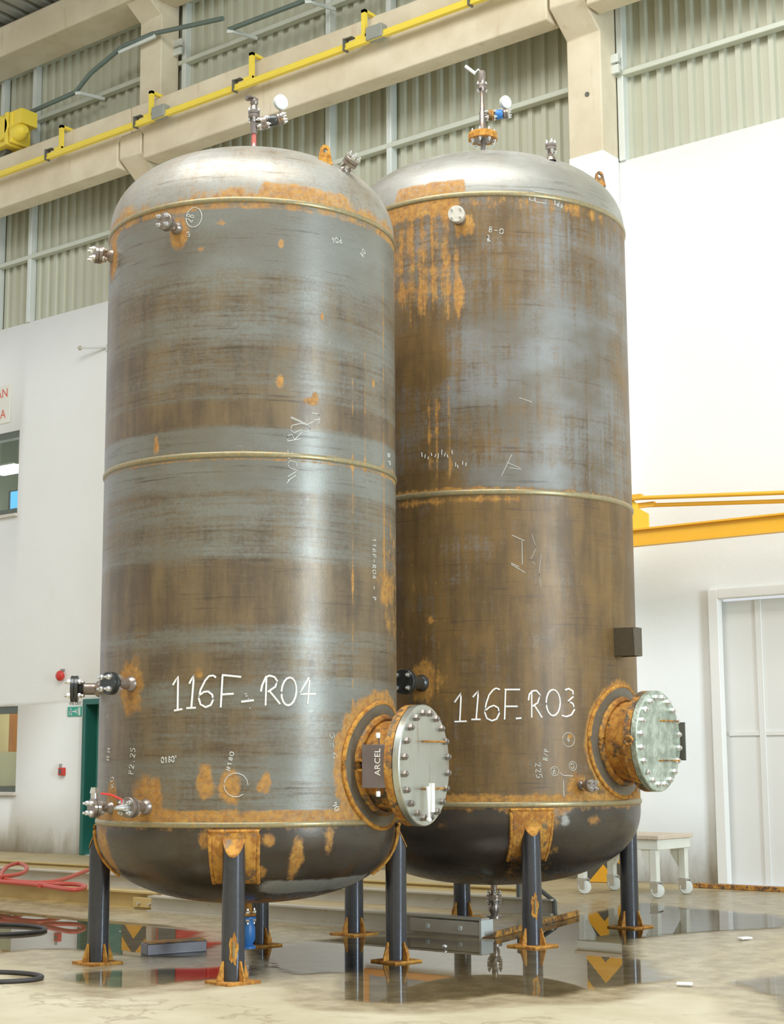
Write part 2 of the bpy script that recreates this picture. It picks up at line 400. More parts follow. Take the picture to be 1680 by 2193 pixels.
# ------------------------------------------------------------------ the setting
# floor: a grid that carries where it is damp and dirty
def smooth_poly(pts, k=6):
    out = []; n = len(pts)
    for i in range(n):
        p0, p1, p2, p3 = (np.array(pts[(i + j) % n]) for j in (-1, 0, 1, 2))
        for t in np.linspace(0, 1, k, endpoint=False):
            out.append(.5 * ((2 * p1) + (-p0 + p2) * t + (2 * p0 - 5 * p1 + 4 * p2 - p3) * t * t + (-p0 + 3 * p1 - 3 * p2 + p3) * t ** 3))
    return np.array(out)
PUDDLES = [[(0.202, -6.219), (0.794, -6.073), (1.268, -6.104), (1.688, -6.157), (2.063, -6.133), (2.484, -6.113), (2.994, -6.196), (3.297, -6.32), (3.611, -6.657), (4.009, -6.82), (4.2, -7.174), (4.428, -7.468), (4.184, -7.742), (3.925, -7.836), (3.542, -7.789), (3.247, -7.869), (2.826, -8.176)], [(4.266, -8.701), (4.325, -8.382), (4.528, -8.062), (4.771, -7.767), (4.78, -7.522), (4.945, -7.521), (5.301, -7.857), (5.35, -8.112), (5.311, -8.345), (5.221, -8.705), (5.114, -8.926), (4.897, -8.945), (4.491, -8.85)], [(4.356, -7.06), (4.278, -6.624), (4.237, -6.281), (4.348, -5.887), (4.609, -5.659), (4.985, -5.584), (5.314, -5.575), (5.12, -4.751), (4.868, -3.834), (4.651, -2.896), (4.521, -2.115), (4.987, -2.261), (5.64, -2.465), (6.306, -2.61), (6.724, -3.51), (6.531, -3.903), (6.343, -4.284), (6.254, -4.818), (6.445, -5.332), (6.771, -5.816), (6.989, -5.961), (7.249, -6.339), (7.505, -6.52), (7.47, -6.846), (7.376, -7.155), (7.363, -7.528), (7.236, -7.795), (7.026, -7.8), (6.955, -8.174), (6.817, -8.399), (6.578, -8.496), (6.338, -8.464), (5.892, -8.014), (5.688, -7.652), (5.563, -7.85), (5.225, -7.776)], [(8.08, -5.781), (7.865, -5.966), (7.699, -6.248), (7.669, -6.601), (8.001, -6.853), (8.285, -7.182), (8.484, -7.619), (8.657, -7.67), (8.838, -7.535)]]
DAMP = [(-2.132, -4.714), (1.136, -4.501), (3.82, -3.759), (3.796, -0.965), (5.539, -0.444), (8.191, -6.361), (7.66, -6.754), (7.489, -7.345), (7.125, -7.942), (6.906, -8.512), (6.472, -8.637), (5.769, -8.393), (5.496, -8.712), (5.143, -9.088), (3.253, -8.641)]
PUDDLE_LABELS = ['shallow puddle at the far left reflecting the white wall and green door', 'small puddle behind the front leg of the left tank', 'large puddle spreading under the right tank and out to the cart', 'puddle at the right edge of the floor near the camera']
def inside_dist(P, poly):
    """signed distance of points P to a closed polygon, negative inside"""
    a = poly; b = np.roll(poly, -1, 0); d = np.full(len(P), 1e9); ins = np.zeros(len(P), bool)
    for (x0, y0), (x1, y1) in zip(a, b):
        e = np.array([x1 - x0, y1 - y0]); w = P - np.array([x0, y0])
        t = np.clip((w @ e) / (e @ e + 1e-12), 0, 1)
        d = np.minimum(d, np.hypot(w[:, 0] - t * e[0], w[:, 1] - t * e[1]))
        cr = ((y0 > P[:, 1]) != (y1 > P[:, 1])) & (P[:, 0] < (x1 - x0) * (P[:, 1] - y0) / (y1 - y0 + 1e-12) + x0)
        ins ^= cr
    return np.where(ins, -d, d)

def set_mask(me, vals):
    a = me.attributes.new('mask', 'FLOAT_COLOR', 'POINT')
    a.data.foreach_set('color', np.ascontiguousarray(vals, dtype=np.float32).ravel())

FX0, FX1, FY0, FY1, FS = -12.0, 18.0, -24.0, 0.02, .12
nx = int((FX1 - FX0) / FS) + 1; ny = int((FY1 - FY0) / FS) + 1
gx = np.linspace(FX0, FX1, nx); gy = np.linspace(FY0, FY1, ny)
GX, GY = np.meshgrid(gx, gy); FP = np.stack([GX.ravel(), GY.ravel()], 1)
fm = bpy.data.meshes.new('floor')
fm.from_pydata([(x, y, 0) for x, y in FP], [], [(j * nx + i, j * nx + i + 1, (j + 1) * nx + i + 1, (j + 1) * nx + i) for j in range(ny - 1) for i in range(nx - 1)])
fm.materials.append(M['floor'])
dmin = np.full(len(FP), 9.0)
for pl in PUDDLES: dmin = np.minimum(dmin, inside_dist(FP, smooth_poly(pl)))
ddamp = inside_dist(FP, smooth_poly(DAMP))
wet = np.clip(1 - dmin / .5, 0, 1) * .85
wet = np.maximum(wet, np.clip(.5 - ddamp / 1.0, 0, 1) * .60)
dirt = np.clip(1 - (0 - FP[:, 1]) / 1.0, 0, 1) * .55
mask = np.zeros((len(FP), 4), np.float32); mask[:, 0] = wet; mask[:, 1] = dirt; mask[:, 2] = np.clip((FP[:, 1] + 6.3) / .8, 0, 1) * np.clip((5.6 - FP[:, 0]) / 1.5, 0, 1); mask[:, 3] = 1
set_mask(fm, mask)
floor = struct(link('floor', fm), 'stained concrete workshop floor, partly wet')

# standing water: thin sheets lying on the floor
def puddle(pl, label):
    poly = smooth_poly(pl); lo = poly.min(0) - .15; hi = poly.max(0) + .15; s = .06
    gx = np.arange(lo[0], hi[0], s); gy = np.arange(lo[1], hi[1], s); X, Y = np.meshgrid(gx, gy); P = np.stack([X.ravel(), Y.ravel()], 1)
    d = inside_dist(P, poly); n = len(gx); ok = d < .12
    quads = [(j * n + i, j * n + i + 1, (j + 1) * n + i + 1, (j + 1) * n + i) for j in range(len(gy) - 1) for i in range(n - 1)]
    quads = [q for q in quads if all(ok[k] for k in q)]
    used = sorted({k for q in quads for k in q}); idx = {k: i for i, k in enumerate(used)}
    me = bpy.data.meshes.new('puddle'); me.from_pydata([(P[k][0], P[k][1], .004) for k in used], [], [tuple(idx[k] for k in q) for q in quads])
    at = me.attributes.new('depth', 'FLOAT', 'POINT'); at.data.foreach_set('value', np.clip(-d[used], -.2, .6).astype(np.float32))
    me.materials.append(M['water']); return tag(link('puddle', me), label, 'puddle')
for pl, lb in zip(PUDDLES, PUDDLE_LABELS): puddle(pl, lb)

# back wall: thick white lower wall with openings, ribbed cladding above
WX0, WX1, WZ = -11.5, 13.0, 8.0
WIN = [(-8.9, -7.31, 5.04, 6.33), (-8.9, -7.15, .86, 2.12)]      # x0 x1 z0 z1
DOOR = (-5.66, -4.68, 0.0, 2.18); GATE = (4.29, 8.6, 0.0, 3.04)
cuts = WIN + [DOOR, GATE]
xs = sorted({WX0, WX1} | {c[0] for c in cuts} | {c[1] for c in cuts}); zs = sorted({0.0, WZ} | {c[2] for c in cuts} | {c[3] for c in cuts})
wb = MB()
def solid(x0, x1, z0, z1):
    return not any(c[0] <= x0 + 1e-6 and c[1] >= x1 - 1e-6 and c[2] <= z0 + 1e-6 and c[3] >= z1 - 1e-6 for c in cuts)
cell = {}
for i in range(len(xs) - 1):
    for k in range(len(zs) - 1):
        cell[i, k] = solid(xs[i], xs[i + 1], zs[k], zs[k + 1])
TH = .30
for (i, k), s_ in cell.items():
    if not s_: continue
    x0, x1, z0, z1 = xs[i], xs[i + 1], zs[k], zs[k + 1]
    wb.add([(x0, 0, z0), (x1, 0, z0), (x1, 0, z1), (x0, 0, z1)], [(0, 1, 2, 3)])
    wb.add([(x0, TH, z0), (x1, TH, z0), (x1, TH, z1), (x0, TH, z1)], [(3, 2, 1, 0)])
    for di, dk, q in ((-1, 0, [(x0, 0, z0), (x0, TH, z0), (x0, TH, z1), (x0, 0, z1)]), (1, 0, [(x1, 0, z0), (x1, TH, z0), (x1, TH, z1), (x1, 0, z1)]),
                      (0, -1, [(x0, 0, z0), (x1, 0, z0), (x1, TH, z0), (x0, TH, z0)]), (0, 1, [(x0, 0, z1), (x1, 0, z1), (x1, TH, z1), (x0, TH, z1)])):
        if not cell.get((i + di, k + dk), False): wb.add(q, [(0, 1, 2, 3)])
me = wb.mesh('wall_back', M['wall'])
bm = bmesh.new(); bm.from_mesh(me); bmesh.ops.remove_doubles(bm, verts=bm.verts, dist=1e-4); bmesh.ops.recalc_face_normals(bm, faces=bm.faces); bm.to_mesh(me); bm.free()
wall = struct(link('wall_back', me), 'white plastered lower wall with ribbed metal cladding above')

# ribbed cladding sheets above the white wall (one mesh shared by all sheets)
PITCH_R = .195; NR = 6; SHW = PITCH_R * NR
cb = MB(); prof = []
for k in range(NR):
    x = k * PITCH_R
    prof += [(x, .0), (x + .085, .0), (x + .105, -.042), (x + .165, -.042), (x + .185, .0)]
prof.append((SHW, .0))
n = len(prof)
cb.add([(x, y, 7.9) for x, y in prof] + [(x, y, 12.6) for x, y in prof], [(i, i + 1, n + i + 1, n + i) for i in range(n - 1)])
cme = cb.mesh('cladding_sheet', M['clad'])
x = WX0
while x < WX1 - .3:
    link('cladding_sheet', cme, wall, (x, .12, 0)); x += SHW
# posts and girts of the wall frame
def wallbox(name, lo, hi, m, bev=.008): return MB().box(lo, hi).obj(name, m, wall, None, bev)
for px, z1 in ((-7.97, 12.2), (-7.17, 12.2), (-3.79, 12.2), (-1.035, 12.2), (0.0, 12.2), (3.40, 12.2), (7.2, 12.2)):
    wallbox('post', (px - .040, -.03, 8.0), (px + .040, .10, z1), M['galv'])
for x0, x1 in ((-11.5, -4.4), (-3.9, 2.9), (3.3, 12.9)):
    for z in ((9.04, 11.27) if x0 < 3 else (9.04, 11.27)):
        wallbox('girt', (x0, -.035, z - .034), (x1, .075, z + .034), M['galv_green'])
    wallbox('girt', (x0, -.02, 12.18), (x1, .10, 12.30), M['galv_green'])
# small plates that tie the posts to the columns
for px, z in ((-3.86, 11.36), (3.34, 9.02)):
    for dz in (0, .13):
        MB().box((px - .07, -.12, z + dz), (px + .10, -.085, z + dz + .10), Matrix.Translation((0, 0, 0))).obj('tie_plate', M['galv'], wall)

# concrete columns with corbels
def column(xc, label):
    x0, x1 = xc - .225, xc + .225
    # side profile in (y, z): front face at -.35, corbel out to -.70
    prof = [(-.002, 0), (-.35, 0), (-.35, 9.46), (-.70, 9.73), (-.70, 10.06), (-.35, 10.06), (-.35, 11.90), (-.66, 12.12), (-.66, 12.34), (-.002, 12.34)]
    b = MB().prism(prof, 0, .45, Matrix(((0, 0, 1, x0), (1, 0, 0, 0), (0, 1, 0, 0), (0, 0, 0, 1))))
    o = b.obj('column', M['concrete'], None, None, .015)
    struct(o, label)
    return o
c1 = column(-4.14, 'cream concrete column with corbel behind the left tank')
c2 = column(3.12, 'cream concrete column with corbel behind the right tank')
c3 = column(10.4, 'cream concrete column right of the white sliding gate')
for c, xc in ((c1, -4.14), (c2, 3.12)):       # painted white up to the height of the white wall
    b = MB()
    b.box((xc - .228, -.353, 2.0), (xc + .228, -.002, 8.05))
    b.obj('white_paint_band', M['paint_white'], c, None, .015)
# drilled hole with a stain on the front of the right column
MB().lathe([(.028, 0), (.028, .012)], 14, axis_m((3.16, -.35, 8.75), (0, -1, 0))).obj('dark_hole', M['dark'], c2)
# hazard chevrons on the foot of the right column
def chevrons(parent, xc, top=1.75):
    back = MB().box((xc - .2275, -.356, .005), (xc + .2275, -.345, top)).obj('chevron_board', M['chev_k'], parent)
    w, per = .2275, .42
    k = 0
    z = -.25
    while z < top:
        for sgn in (-1, 1):
            # band rising toward the middle
            pts = [(0, z + .23), (0, z + .23 + .21), (sgn * w, z + .21), (sgn * w, z)]
            pts = [(max(-w, min(w, x)), zz) for x, zz in pts]
            # clip to 0.005..1.75
            if max(p[1] for p in pts) < .02 or min(p[1] for p in pts) > top - .01: continue
            pts = clipz(pts, .006, top - .002)
            if len(pts) < 3: continue
            b = MB().prism([(xc + x, zz) for x, zz in pts], -.360, -.354, Matrix(((1, 0, 0, 0), (0, 0, 1, 0), (0, 1, 0, 0), (0, 0, 0, 1))))
            b.obj('chevron_stripe', M['chev_y'], parent)
        z += per
def clipz(poly, lo, hi):
    for lim, keep in ((lo, 1), (hi, -1)):
        out = []
        for i in range(len(poly)):
            a, b = poly[i], poly[(i + 1) % len(poly)]
            ia, ib = keep * (a[1] - lim) >= 0, keep * (b[1] - lim) >= 0
            if ia: out.append(a)
            if ia != ib:
                t = (lim - a[1]) / (b[1] - a[1]); out.append((a[0] + t * (b[0] - a[0]), lim))
        poly = out
        if not poly: return []
    return poly
chevrons(c2, 3.12)
chevrons(c1, -4.14, 1.2)

# crane runway beams resting on the corbels (notched over them)
def crane_beam(xa, xb, label):
    # outline in (x, z) with dapped ends
    h = .26
    poly = [(xa + h, 9.62), (xb - h, 9.62), (xb - h, 9.98), (xb - h + .06, 10.065), (xb - .008, 10.065), (xb - .008, 10.45), (xa + .008, 10.45), (xa + .008, 10.065), (xa + h - .06, 10.065), (xa + h, 9.98)]
    o = MB().prism(poly, -.70, -.40, Matrix(((1, 0, 0, 0), (0, 0, 1, 0), (0, 1, 0, 0), (0, 0, 0, 1)))).obj('crane_beam', M['concrete'], None, None, .02)
    return struct(o, label)
crane_beam(-11.4, -4.14, 'cream concrete crane beam left of the left column')
crane_beam(-4.14, 3.12, 'cream concrete crane beam spanning between the two columns')
crane_beam(3.12, 10.4, 'cream concrete crane beam right of the right column')
# eaves beam and roof deck
struct(MB().box((-11.5, -.70, 12.10), (12.9, -.08, 12.60)).obj('eaves_beam', M['concrete'], None, None, .03), 'cream concrete eaves beam under the roof deck')
rb = MB(); prof = []
xx = -11.5
while xx < 12.8:
    prof += [(xx, 12.72), (xx + .14, 12.72), (xx + .17, 12.80), (xx + .25, 12.80), (xx + .28, 12.72)]; xx += .30
n = len(prof)
rb.add([(x, -4.6, z + .18) for x, z in prof] + [(x, .1, z) for x, z in prof], [(i, i + 1, n + i + 1, n + i) for i in range(n - 1)])
struct(rb.obj('ceiling', M['roof']), 'ribbed grey roof deck above the eaves beam')
# far side of the hall, behind the photographer
struct(MB().box((-12, -24.3, 0), (18, -24.0, 9.5)).obj('wall_front', M['concrete']), 'plain wall of the hall opposite the tanks')

# ------------------------------------------------------------------ windows, doors, wall fittings
def window(name, x0, x1, z0, z1, label):
    t = struct(bpy.data.objects.new(name, None)); COL.objects.link(t); t.location = (x0, 0, z0); t['label'] = label
    w, h = x1 - x0, z1 - z0; f = .085
    b = MB(); y0, y1 = .02, .14
    b.box((0, y0, 0), (w, y1, f)); b.box((0, y0, h - f - .02), (w, y1, h)); b.box((0, y0, f), (f * .6, y1, h - f - .02)); b.box((w - .025, y0, f), (w, y1, h - f - .02))
    b.obj('window_frame', M['win_frame'], t)
    MB().box((f * .6, .07, f), (w - .025, .08, h - f - .02)).obj('pane', M['glass'], t)
    MB().box((-.03, -.05, -.05), (w + .02, .10, -.004)).obj('window_sill', M['sill'], t, None, .006)
    return t
window('window_1', -8.9, -7.31, 5.04, 6.33, 'upper office window with lit ceiling lamp inside')
window('window_2', -8.9, -7.15, .86, 2.12, 'lower ground floor window with beige panel inside imitating the hall reflection')
# rooms behind the panes; the lower one imitates the glass's reflection
def room(name, x0, x1, y1, z0, z1, m, label):
    b = MB(); y0 = .31
    b.add([(x0, y1, z0), (x1, y1, z0), (x1, y1, z1), (x0, y1, z1), (x0, y0, z0), (x1, y0, z0), (x1, y0, z1), (x0, y0, z1)],
          [(0, 1, 2, 3), (4, 5, 1, 0), (7, 3, 2, 6), (4, 0, 3, 7), (5, 6, 2, 1)])
    return struct(b.obj(name, m), label)
room('wall_office', -10.2, -6.9, 2.6, 4.6, 7.0, M['office'], 'pale green office walls seen through the upper window')
room('wall_hall_reflection', -10.2, -6.9, 2.0, 0.0, 3.0, M['reflection_beige'], 'made-up beige walls imitating the hall reflection in the lower window')
MB().box((0, 0, 0), (1.7, .02, .50)).obj('blind', M['reflection_beige'], bpy.data.objects['window_2'], (.03, .17, .09))  # made-up panel standing in for the hall's reflection in the glass
lt = thing('office_lamp', 'white lamp hanging lit inside the upper office window', 'lamp', (-9.0, 1.25, 6.05))
MB().box((-.45, -.12, 0), (.12, .12, .10)).obj('lamp_tube', M['lamp'], lt); b = MB(); b.box((-.47, -.13, .101), (.14, .13, .13)); b.cyl((-.40, 0, .13), (-.40, 0, .90), .008, n=6); b.cyl((.07, 0, .13), (.07, 0, .90), .008, n=6); b.obj('lamp_housing', M['white'], lt)
tag(MB().box((-9.4, .9, 2.86), (-7.6, 1.2, 2.98)).obj('lobby_fill_lamp', M['lamp']), 'added fill lamp brightening the room behind the lower window', 'lamp')  # invented lamp, added only to brighten the lower room
sc = thing('monitor', 'blue screen standing inside the upper office window', 'screen', (-7.96, .45, 4.601))
MB().box((-.13, -.02, .56), (.20, .02, .92)).obj('casing', M['dark'], sc); MB().box((-.07, -.026, .585), (.185, -.021, .895)).obj('screen', M['screen'], sc)
MB().box((-.05, -.02, 0), (.08, .02, .56)).obj('stand', M['dark'], sc)
tag(MB().box((-8.12, .60, .001), (-8.02, .70, 2.75)).obj('reflection_post', M['orange_frame'], None, None, .005), 'made-up orange post imitating a reflection in the lower window', 'post')  # made-up post in place of the orange reflected in the pane
# green door
d = struct(bpy.data.objects.new('door_1', None), 'green door with dark green frame behind the left tank'); COL.objects.link(d); d.location = (-5.66, 0, 0)
for lo, hi in (((0, -.03, 0), (.07, .26, 2.18)), ((.91, -.03, 0), (.98, .26, 2.18)), ((.0705, -.03, 2.10), (.91, .26, 2.18))):
    MB().box(lo, hi).obj('door_frame', M['green'], d, None, .006)
MB().box((.075, .18, .01), (.905, .23, 2.095)).obj('door_leaf', M['teal'], d)
hb = MB(); hb.cyl((.83, .18, 1.02), (.83, .11, 1.02), .012); hb.cyl((.83, .12, 1.02), (.71, .12, 1.02), .011); hb.obj('door_handle', M['bolt'], d)
# white sliding gate
g = struct(bpy.data.objects.new('door_2', None), 'tall off white sliding gate with framed panels at the right'); COL.objects.link(g); g.location = (4.29, 0, 0)
W = 4.31
for lo, hi in (((-.0, -.05, 0), (.11, .05, 3.04)), ((W - .11, -.05, 0), (W, .05, 3.04)), ((.111, -.05, 2.94), (W - .111, .05, 3.04))):
    MB().box(lo, hi).obj('gate_frame', M['paint_white'], g, None, .006)
px = [.03, .50, 1.30, 2.10, 2.90, 3.70, W - .03]
for i in range(len(px) - 1):
    MB().box((px[i] + .006, .10, .02), (px[i + 1] - .006, .14, 2.92)).obj('gate_panel', M['door_white'], g, None, .004)
    if i:
        MB().box((px[i] - .035, .08, .02), (px[i] + .035, .098, 2.92)).obj('gate_stile', M['door_white'], g, None, .004)
MB().box((.12, .085, 1.52), (W - .12, .098, 1.56)).obj('gate_rail', M['door_white'], g)
t = tag(MB().box((4.2, -.42, 0), (9.0, -.30, .045)).obj('gate_track', M['rust_dark'], None, None, .006), 'rusty flat steel track lying along the white gate', 'track')

def text_mesh(name, body, size, mat, parent, mtx, align='CENTER', depth=.001):
    cu = bpy.data.curves.new(name, 'FONT'); cu.body = body; cu.size = size; cu.align_x = align; cu.align_y = 'CENTER'; cu.extrude = depth
    o = bpy.data.objects.new(name + '_tmp', cu); COL.objects.link(o)
    bpy.context.view_layer.update()
    me = bpy.data.meshes.new_from_object(o.evaluated_get(bpy.context.evaluated_depsgraph_get()))
    bpy.data.objects.remove(o); bpy.data.curves.remove(cu)
    me.transform(mtx)
    bm = bmesh.new(); bm.from_mesh(me); bpy.data.meshes.remove(me); bm.verts.ensure_lookup_table(); seen = set(); last = None
    bmesh.ops.remove_doubles(bm, verts=bm.verts, dist=1e-6); bm.verts.ensure_lookup_table()
    for v in bm.verts:                                   # one mesh per letter
        if v in seen: continue
        st = [v]; isl = set([v])
        while st:
            u = st.pop()
            for ed in u.link_edges:
                w = ed.other_vert(u)
                if w not in isl: isl.add(w); st.append(w)
        seen |= isl; vs = list(isl); ix = {q: i for i, q in enumerate(vs)}
        fs = [[ix[q] for q in f.verts] for f in {f for q in vs for f in q.link_faces}]
        lm_ = bpy.data.meshes.new(name); lm_.from_pydata([q.co for q in vs], [], fs); lm_.materials.append(mat); last = link(name, lm_, parent)
    bm.free()
    return last
WALLM = lambda x, y, z: Matrix.Translation((x, y, z)) @ Matrix.Rotation(PI / 2, 4, 'X')
# wall signs
t = thing('wall_sign', 'cream wall sign with red capital letters above the upper window', 'sign', (-7.55, 0, 6.78))
MB().box((-1.1, -.02, -.30), (0, -.001, .30)).obj('sign_board', M['sign_cream'], t, None, .003)
text_mesh('letter', 'ALAN', .20, M['sign_red'], t, WALLM(-.045, -.0215, .17), 'RIGHT')
text_mesh('letter', 'MA', .20, M['sign_red'], t, WALLM(-.09, -.0215, -.16), 'RIGHT')
t = thing('exit_sign', 'small green running man exit sign beside the green door', 'sign', (-5.853, 0, 2.01))
MB().box((-.15, -.012, -.068), (.15, -.001, .068)).obj('sign_board', M['sign_green'], t)
b = MB()
def stick(b, pts, w, y=-.0145):
    for (x0, z0), (x1, z1) in zip(pts[:-1], pts[1:]):
        dx, dz = x1 - x0, z1 - z0; l = math.hypot(dx, dz); nx_, nz = -dz / l * w / 2, dx / l * w / 2
        ex, ez = dx / l * w * .3, dz / l * w * .3
        b.prism([(x0 - ex + nx_, z0 - ez + nz), (x1 + ex + nx_, z1 + ez + nz), (x1 + ex - nx_, z1 + ez - nz), (x0 - ex - nx_, z0 - ez - nz)], -y - .002, -y, Matrix(((1, 0, 0, 0), (0, 0, -1, 0), (0, 1, 0, 0), (0, 0, 0, 1))))
stick(b, [(-.085, .012), (-.075, -.014)], .022); stick(b, [(-.075, -.012), (-.055, -.03), (-.062, -.052)], .013); stick(b, [(-.078, -.014), (-.095, -.035), (-.115, -.04)], .013)
stick(b, [(-.085, .01), (-.062, -.004), (-.05, .008)], .010); stick(b, [(-.087, .01), (-.11, .004), (-.115, -.012)], .010)
b.prism([(-.082 + .011 * math.cos(k * PI / 5), .036 + .011 * math.sin(k * PI / 5)) for k in range(10)], .0125, .0145, Matrix(((1, 0, 0, 0), (0, 0, -1, 0), (0, 1, 0, 0), (0, 0, 0, 1))))
b.obj('running_figure', M['white'], t)
b = MB(); stick(b, [(-.03, 0), (.055, 0)], .016); stick(b, [(.03, .024), (.058, 0), (.03, -.024)], .013); stick(b, [(.085, .045), (.085, -.045)], .012); stick(b, [(.115, .05), (.115, -.05)], .02)
b.obj('arrow', M['white'], t)
text_mesh('letter', 'THE EXIT', .062, M['ink'], t, WALLM(0, -.004, .112))
# alarm bell and call point
t = thing('alarm_bell', 'round red alarm bell high on the white wall left of the green door', 'alarm', (-6.15, 0, 2.53))
MB().lathe([(.045, 0), (.05, .03), (.075, .035), (.075, .06), (.055, .085), (.015, .10)], 24, axis_m((0, -.001, 0), (0, -1, 0))).obj('bell_dome', M['red'], t)
MB().box((-.03, -.02, .07), (.05, -.002, .10)).obj('bracket', M['grey_box'], t)
t = thing('call_point', 'small red fire call point on the white wall below the bell', 'alarm', (-6.08, 0, 1.16))
MB().box((-.05, -.055, -.055), (.06, -.002, .055)).obj('housing', M['red'], t, None, .006)
MB().box((-.03, -.059, -.03), (.02, -.0555, .03)).obj('press_plate', M['dark'], t); MB().cyl((-.04, -.02, .055), (-.04, -.02, .11), .018).obj('conduit_stub', M['grey_box'], t)
# thin rod bracket high on the wall
t = thing('wall_rod', 'thin pale rod with a knob standing off the white wall beside the left tank', 'rod', (-5.30, -.002, 7.29))
MB().cyl((0, 0, 0), (-.42, -.16, .03), .016).obj('rod', M['galv'], t); MB().ball((-.44, -.17, .03), .035).obj('knob', M['rail_grey'], t); MB().box((-.05, -.02, -.05), (.05, 0, .05)).obj('foot_plate', M['galv'], t)
# fittings on the wall that are seen in the puddles
t = thing('fire_cabinet', 'red fire hose cabinet on the wall behind the left tank', 'cabinet', (-3.78, 0, .80))
MB().box((0, -.28, 0), (.96, -.002, .84)).obj('body', M['red'], t, None, .01); MB().box((.04, -.292, .06), (.36, -.281, .78)).obj('glazed_door', M['dark'], t); MB().box((.40, -.292, .04), (.93, -.281, .80)).obj('door', M['red'], t)
t = thing('framed_board', 'orange framed grey board on the wall between the two tanks', 'board', (-.43, 0, 1.17))
for lo, hi in (((0, -.05, 0), (2.3, -.002, .07)), ((0, -.05, 1.13), (2.3, -.002, 1.2)), ((0, -.05, .07), (.07, -.002, 1.13)), ((2.23, -.05, .07), (2.3, -.002, 1.13))): MB().box(lo, hi).obj('frame_bar', M['orange_frame'], t)
MB().box((.07, -.03, .07), (2.23, -.002, 1.13)).obj('board', M['panel_grey'], t)

# ------------------------------------------------------------------ crane runway fittings
rail = thing('conductor_rail', 'long yellow conductor rail on hangers in front of the crane beam', 'rail', (0, -.85, 10.08))
b = MB(); b.box((-11.2, -.035, -.05), (9.5, .035, .03)); b.box((-11.2, -.045, -.058), (9.5, -.02, -.03)); b.obj('rail_bar', M['yellow'], rail, None, .006)
for i, x in enumerate((-7.38, -5.47, -3.56, -1.64, .28, 2.2, 4.1)):
    b = MB(); b.box((x - .03, -.02, .03), (x + .03, .03, .40)); b.box((x - .03, -.02, .36), (x + .03, .30, .40)); b.box((x - .12, -.03, .03), (x + .03, .02, .075)); b.obj('hanger', M['yellow'], rail)
    b = MB(); b.box((x - .30, -.06, -.07), (x - .275, .03, .09)); b.box((x - .30, -.05, .075), (x - .16, .02, .09)); b.obj('clamp', M['dark'], rail)
    if i in (2, 4, 6): MB().box((x + .08, -.07, -.055), (x + .33, .05, .115)).obj('junction_box', M['grey_box'], rail, None, .01)
ec = thing('crane_end_carriage', 'yellow crane end carriage with drive motor on the crane beam', 'crane', (-6.75, -.62, 10.46))
b = MB(); b.box((-1.9, -.16, .10), (-.05, .14, .575)); b.box((-1.9, -.2, .50), (-.05, .18, .575)); b.obj('carriage_body', M['yellow'], ec, None, .012)
b = MB(); b.lathe([(.10, 0), (.19, .01), (.19, .05), (.17, .07)], 20, axis_m((-.16, -.17, .36), (0, -1, 0))); b.obj('gear_housing', M['yellow'], ec)
b = MB(); b.box((-.05, -.24, .06), (.02,   .16, .57)); b.box((.045, -.22, .08), (.10, .14, .56)); b.obj('flange_plate', M['yellow'], ec, None, .006)
b = MB(); b.box((.10, -.20, .34), (.30, .10, .57)); b.lathe([(.13, 0), (.13, .12), (.09, .20), (.05, .24)], 18, axis_m((.09, -.12, .24), (1, -.05, 0))); b.obj('drive_motor', M['yellow'], ec)
for x in (-1.5, -.35): MB().lathe([(.12, -.05), (.12, .05)], 20, axis_m((x, 0, .12), (0, 1, 0))).obj('wheel', M['dark'], ec)
MB().cyl((-.30, .0, .57), (-.30, .0, .595), .03).obj('cap', M['yellow'], ec)
# busbar cable along the girt, with its brackets
cb1 = thing('busbar_cable', 'dark green cable run jogging over the left column on pale brackets', 'cable', (0, -.45, 0))
MB().tube([(-11.2, 0, 11.13), (-7.2, 0, 11.13), (-5.66, 0, 11.18), (-5.34, 0, 11.38), (-4.62, 0, 11.60), (-3.98, 0, 11.60), (-2.58, 0, 11.40)], .035, 8).obj('cable_tube', M['cable'], cb1)
for x, z in ((-7.18, 11.09), (-5.62, 11.14)):
    MB().tube([(x, -.03, z), (x + .06, .0, z), (x + .12, .42, z + .03)], .028, 6).obj('bracket', M['galv'], cb1)
MB().tube([(-4.70, 0, 11.53), (-3.95, 0, 11.55), (-3.92, 0, 11.62)], .03, 6).obj('bracket', M['galv'], cb1)
cb2 = thing('busbar_cable', 'dark green cable run on pale brackets above the crane beam between the columns', 'cable', (0, -.45, 0))
MB().tube([(-2.46, 0, 11.20), (-.9, 0, 11.18), (2.8, 0, 11.2)], .035, 8).obj('cable_tube', M['cable'], cb2)
for x, z in ((-2.46, 11.16), (-1.03, 11.14), (.9, 11.15)):
    MB().tube([(x, -.03, z), (x + .06, .0, z), (x + .12, .42, z + .03)], .028, 6).obj('bracket', M['galv'], cb2)
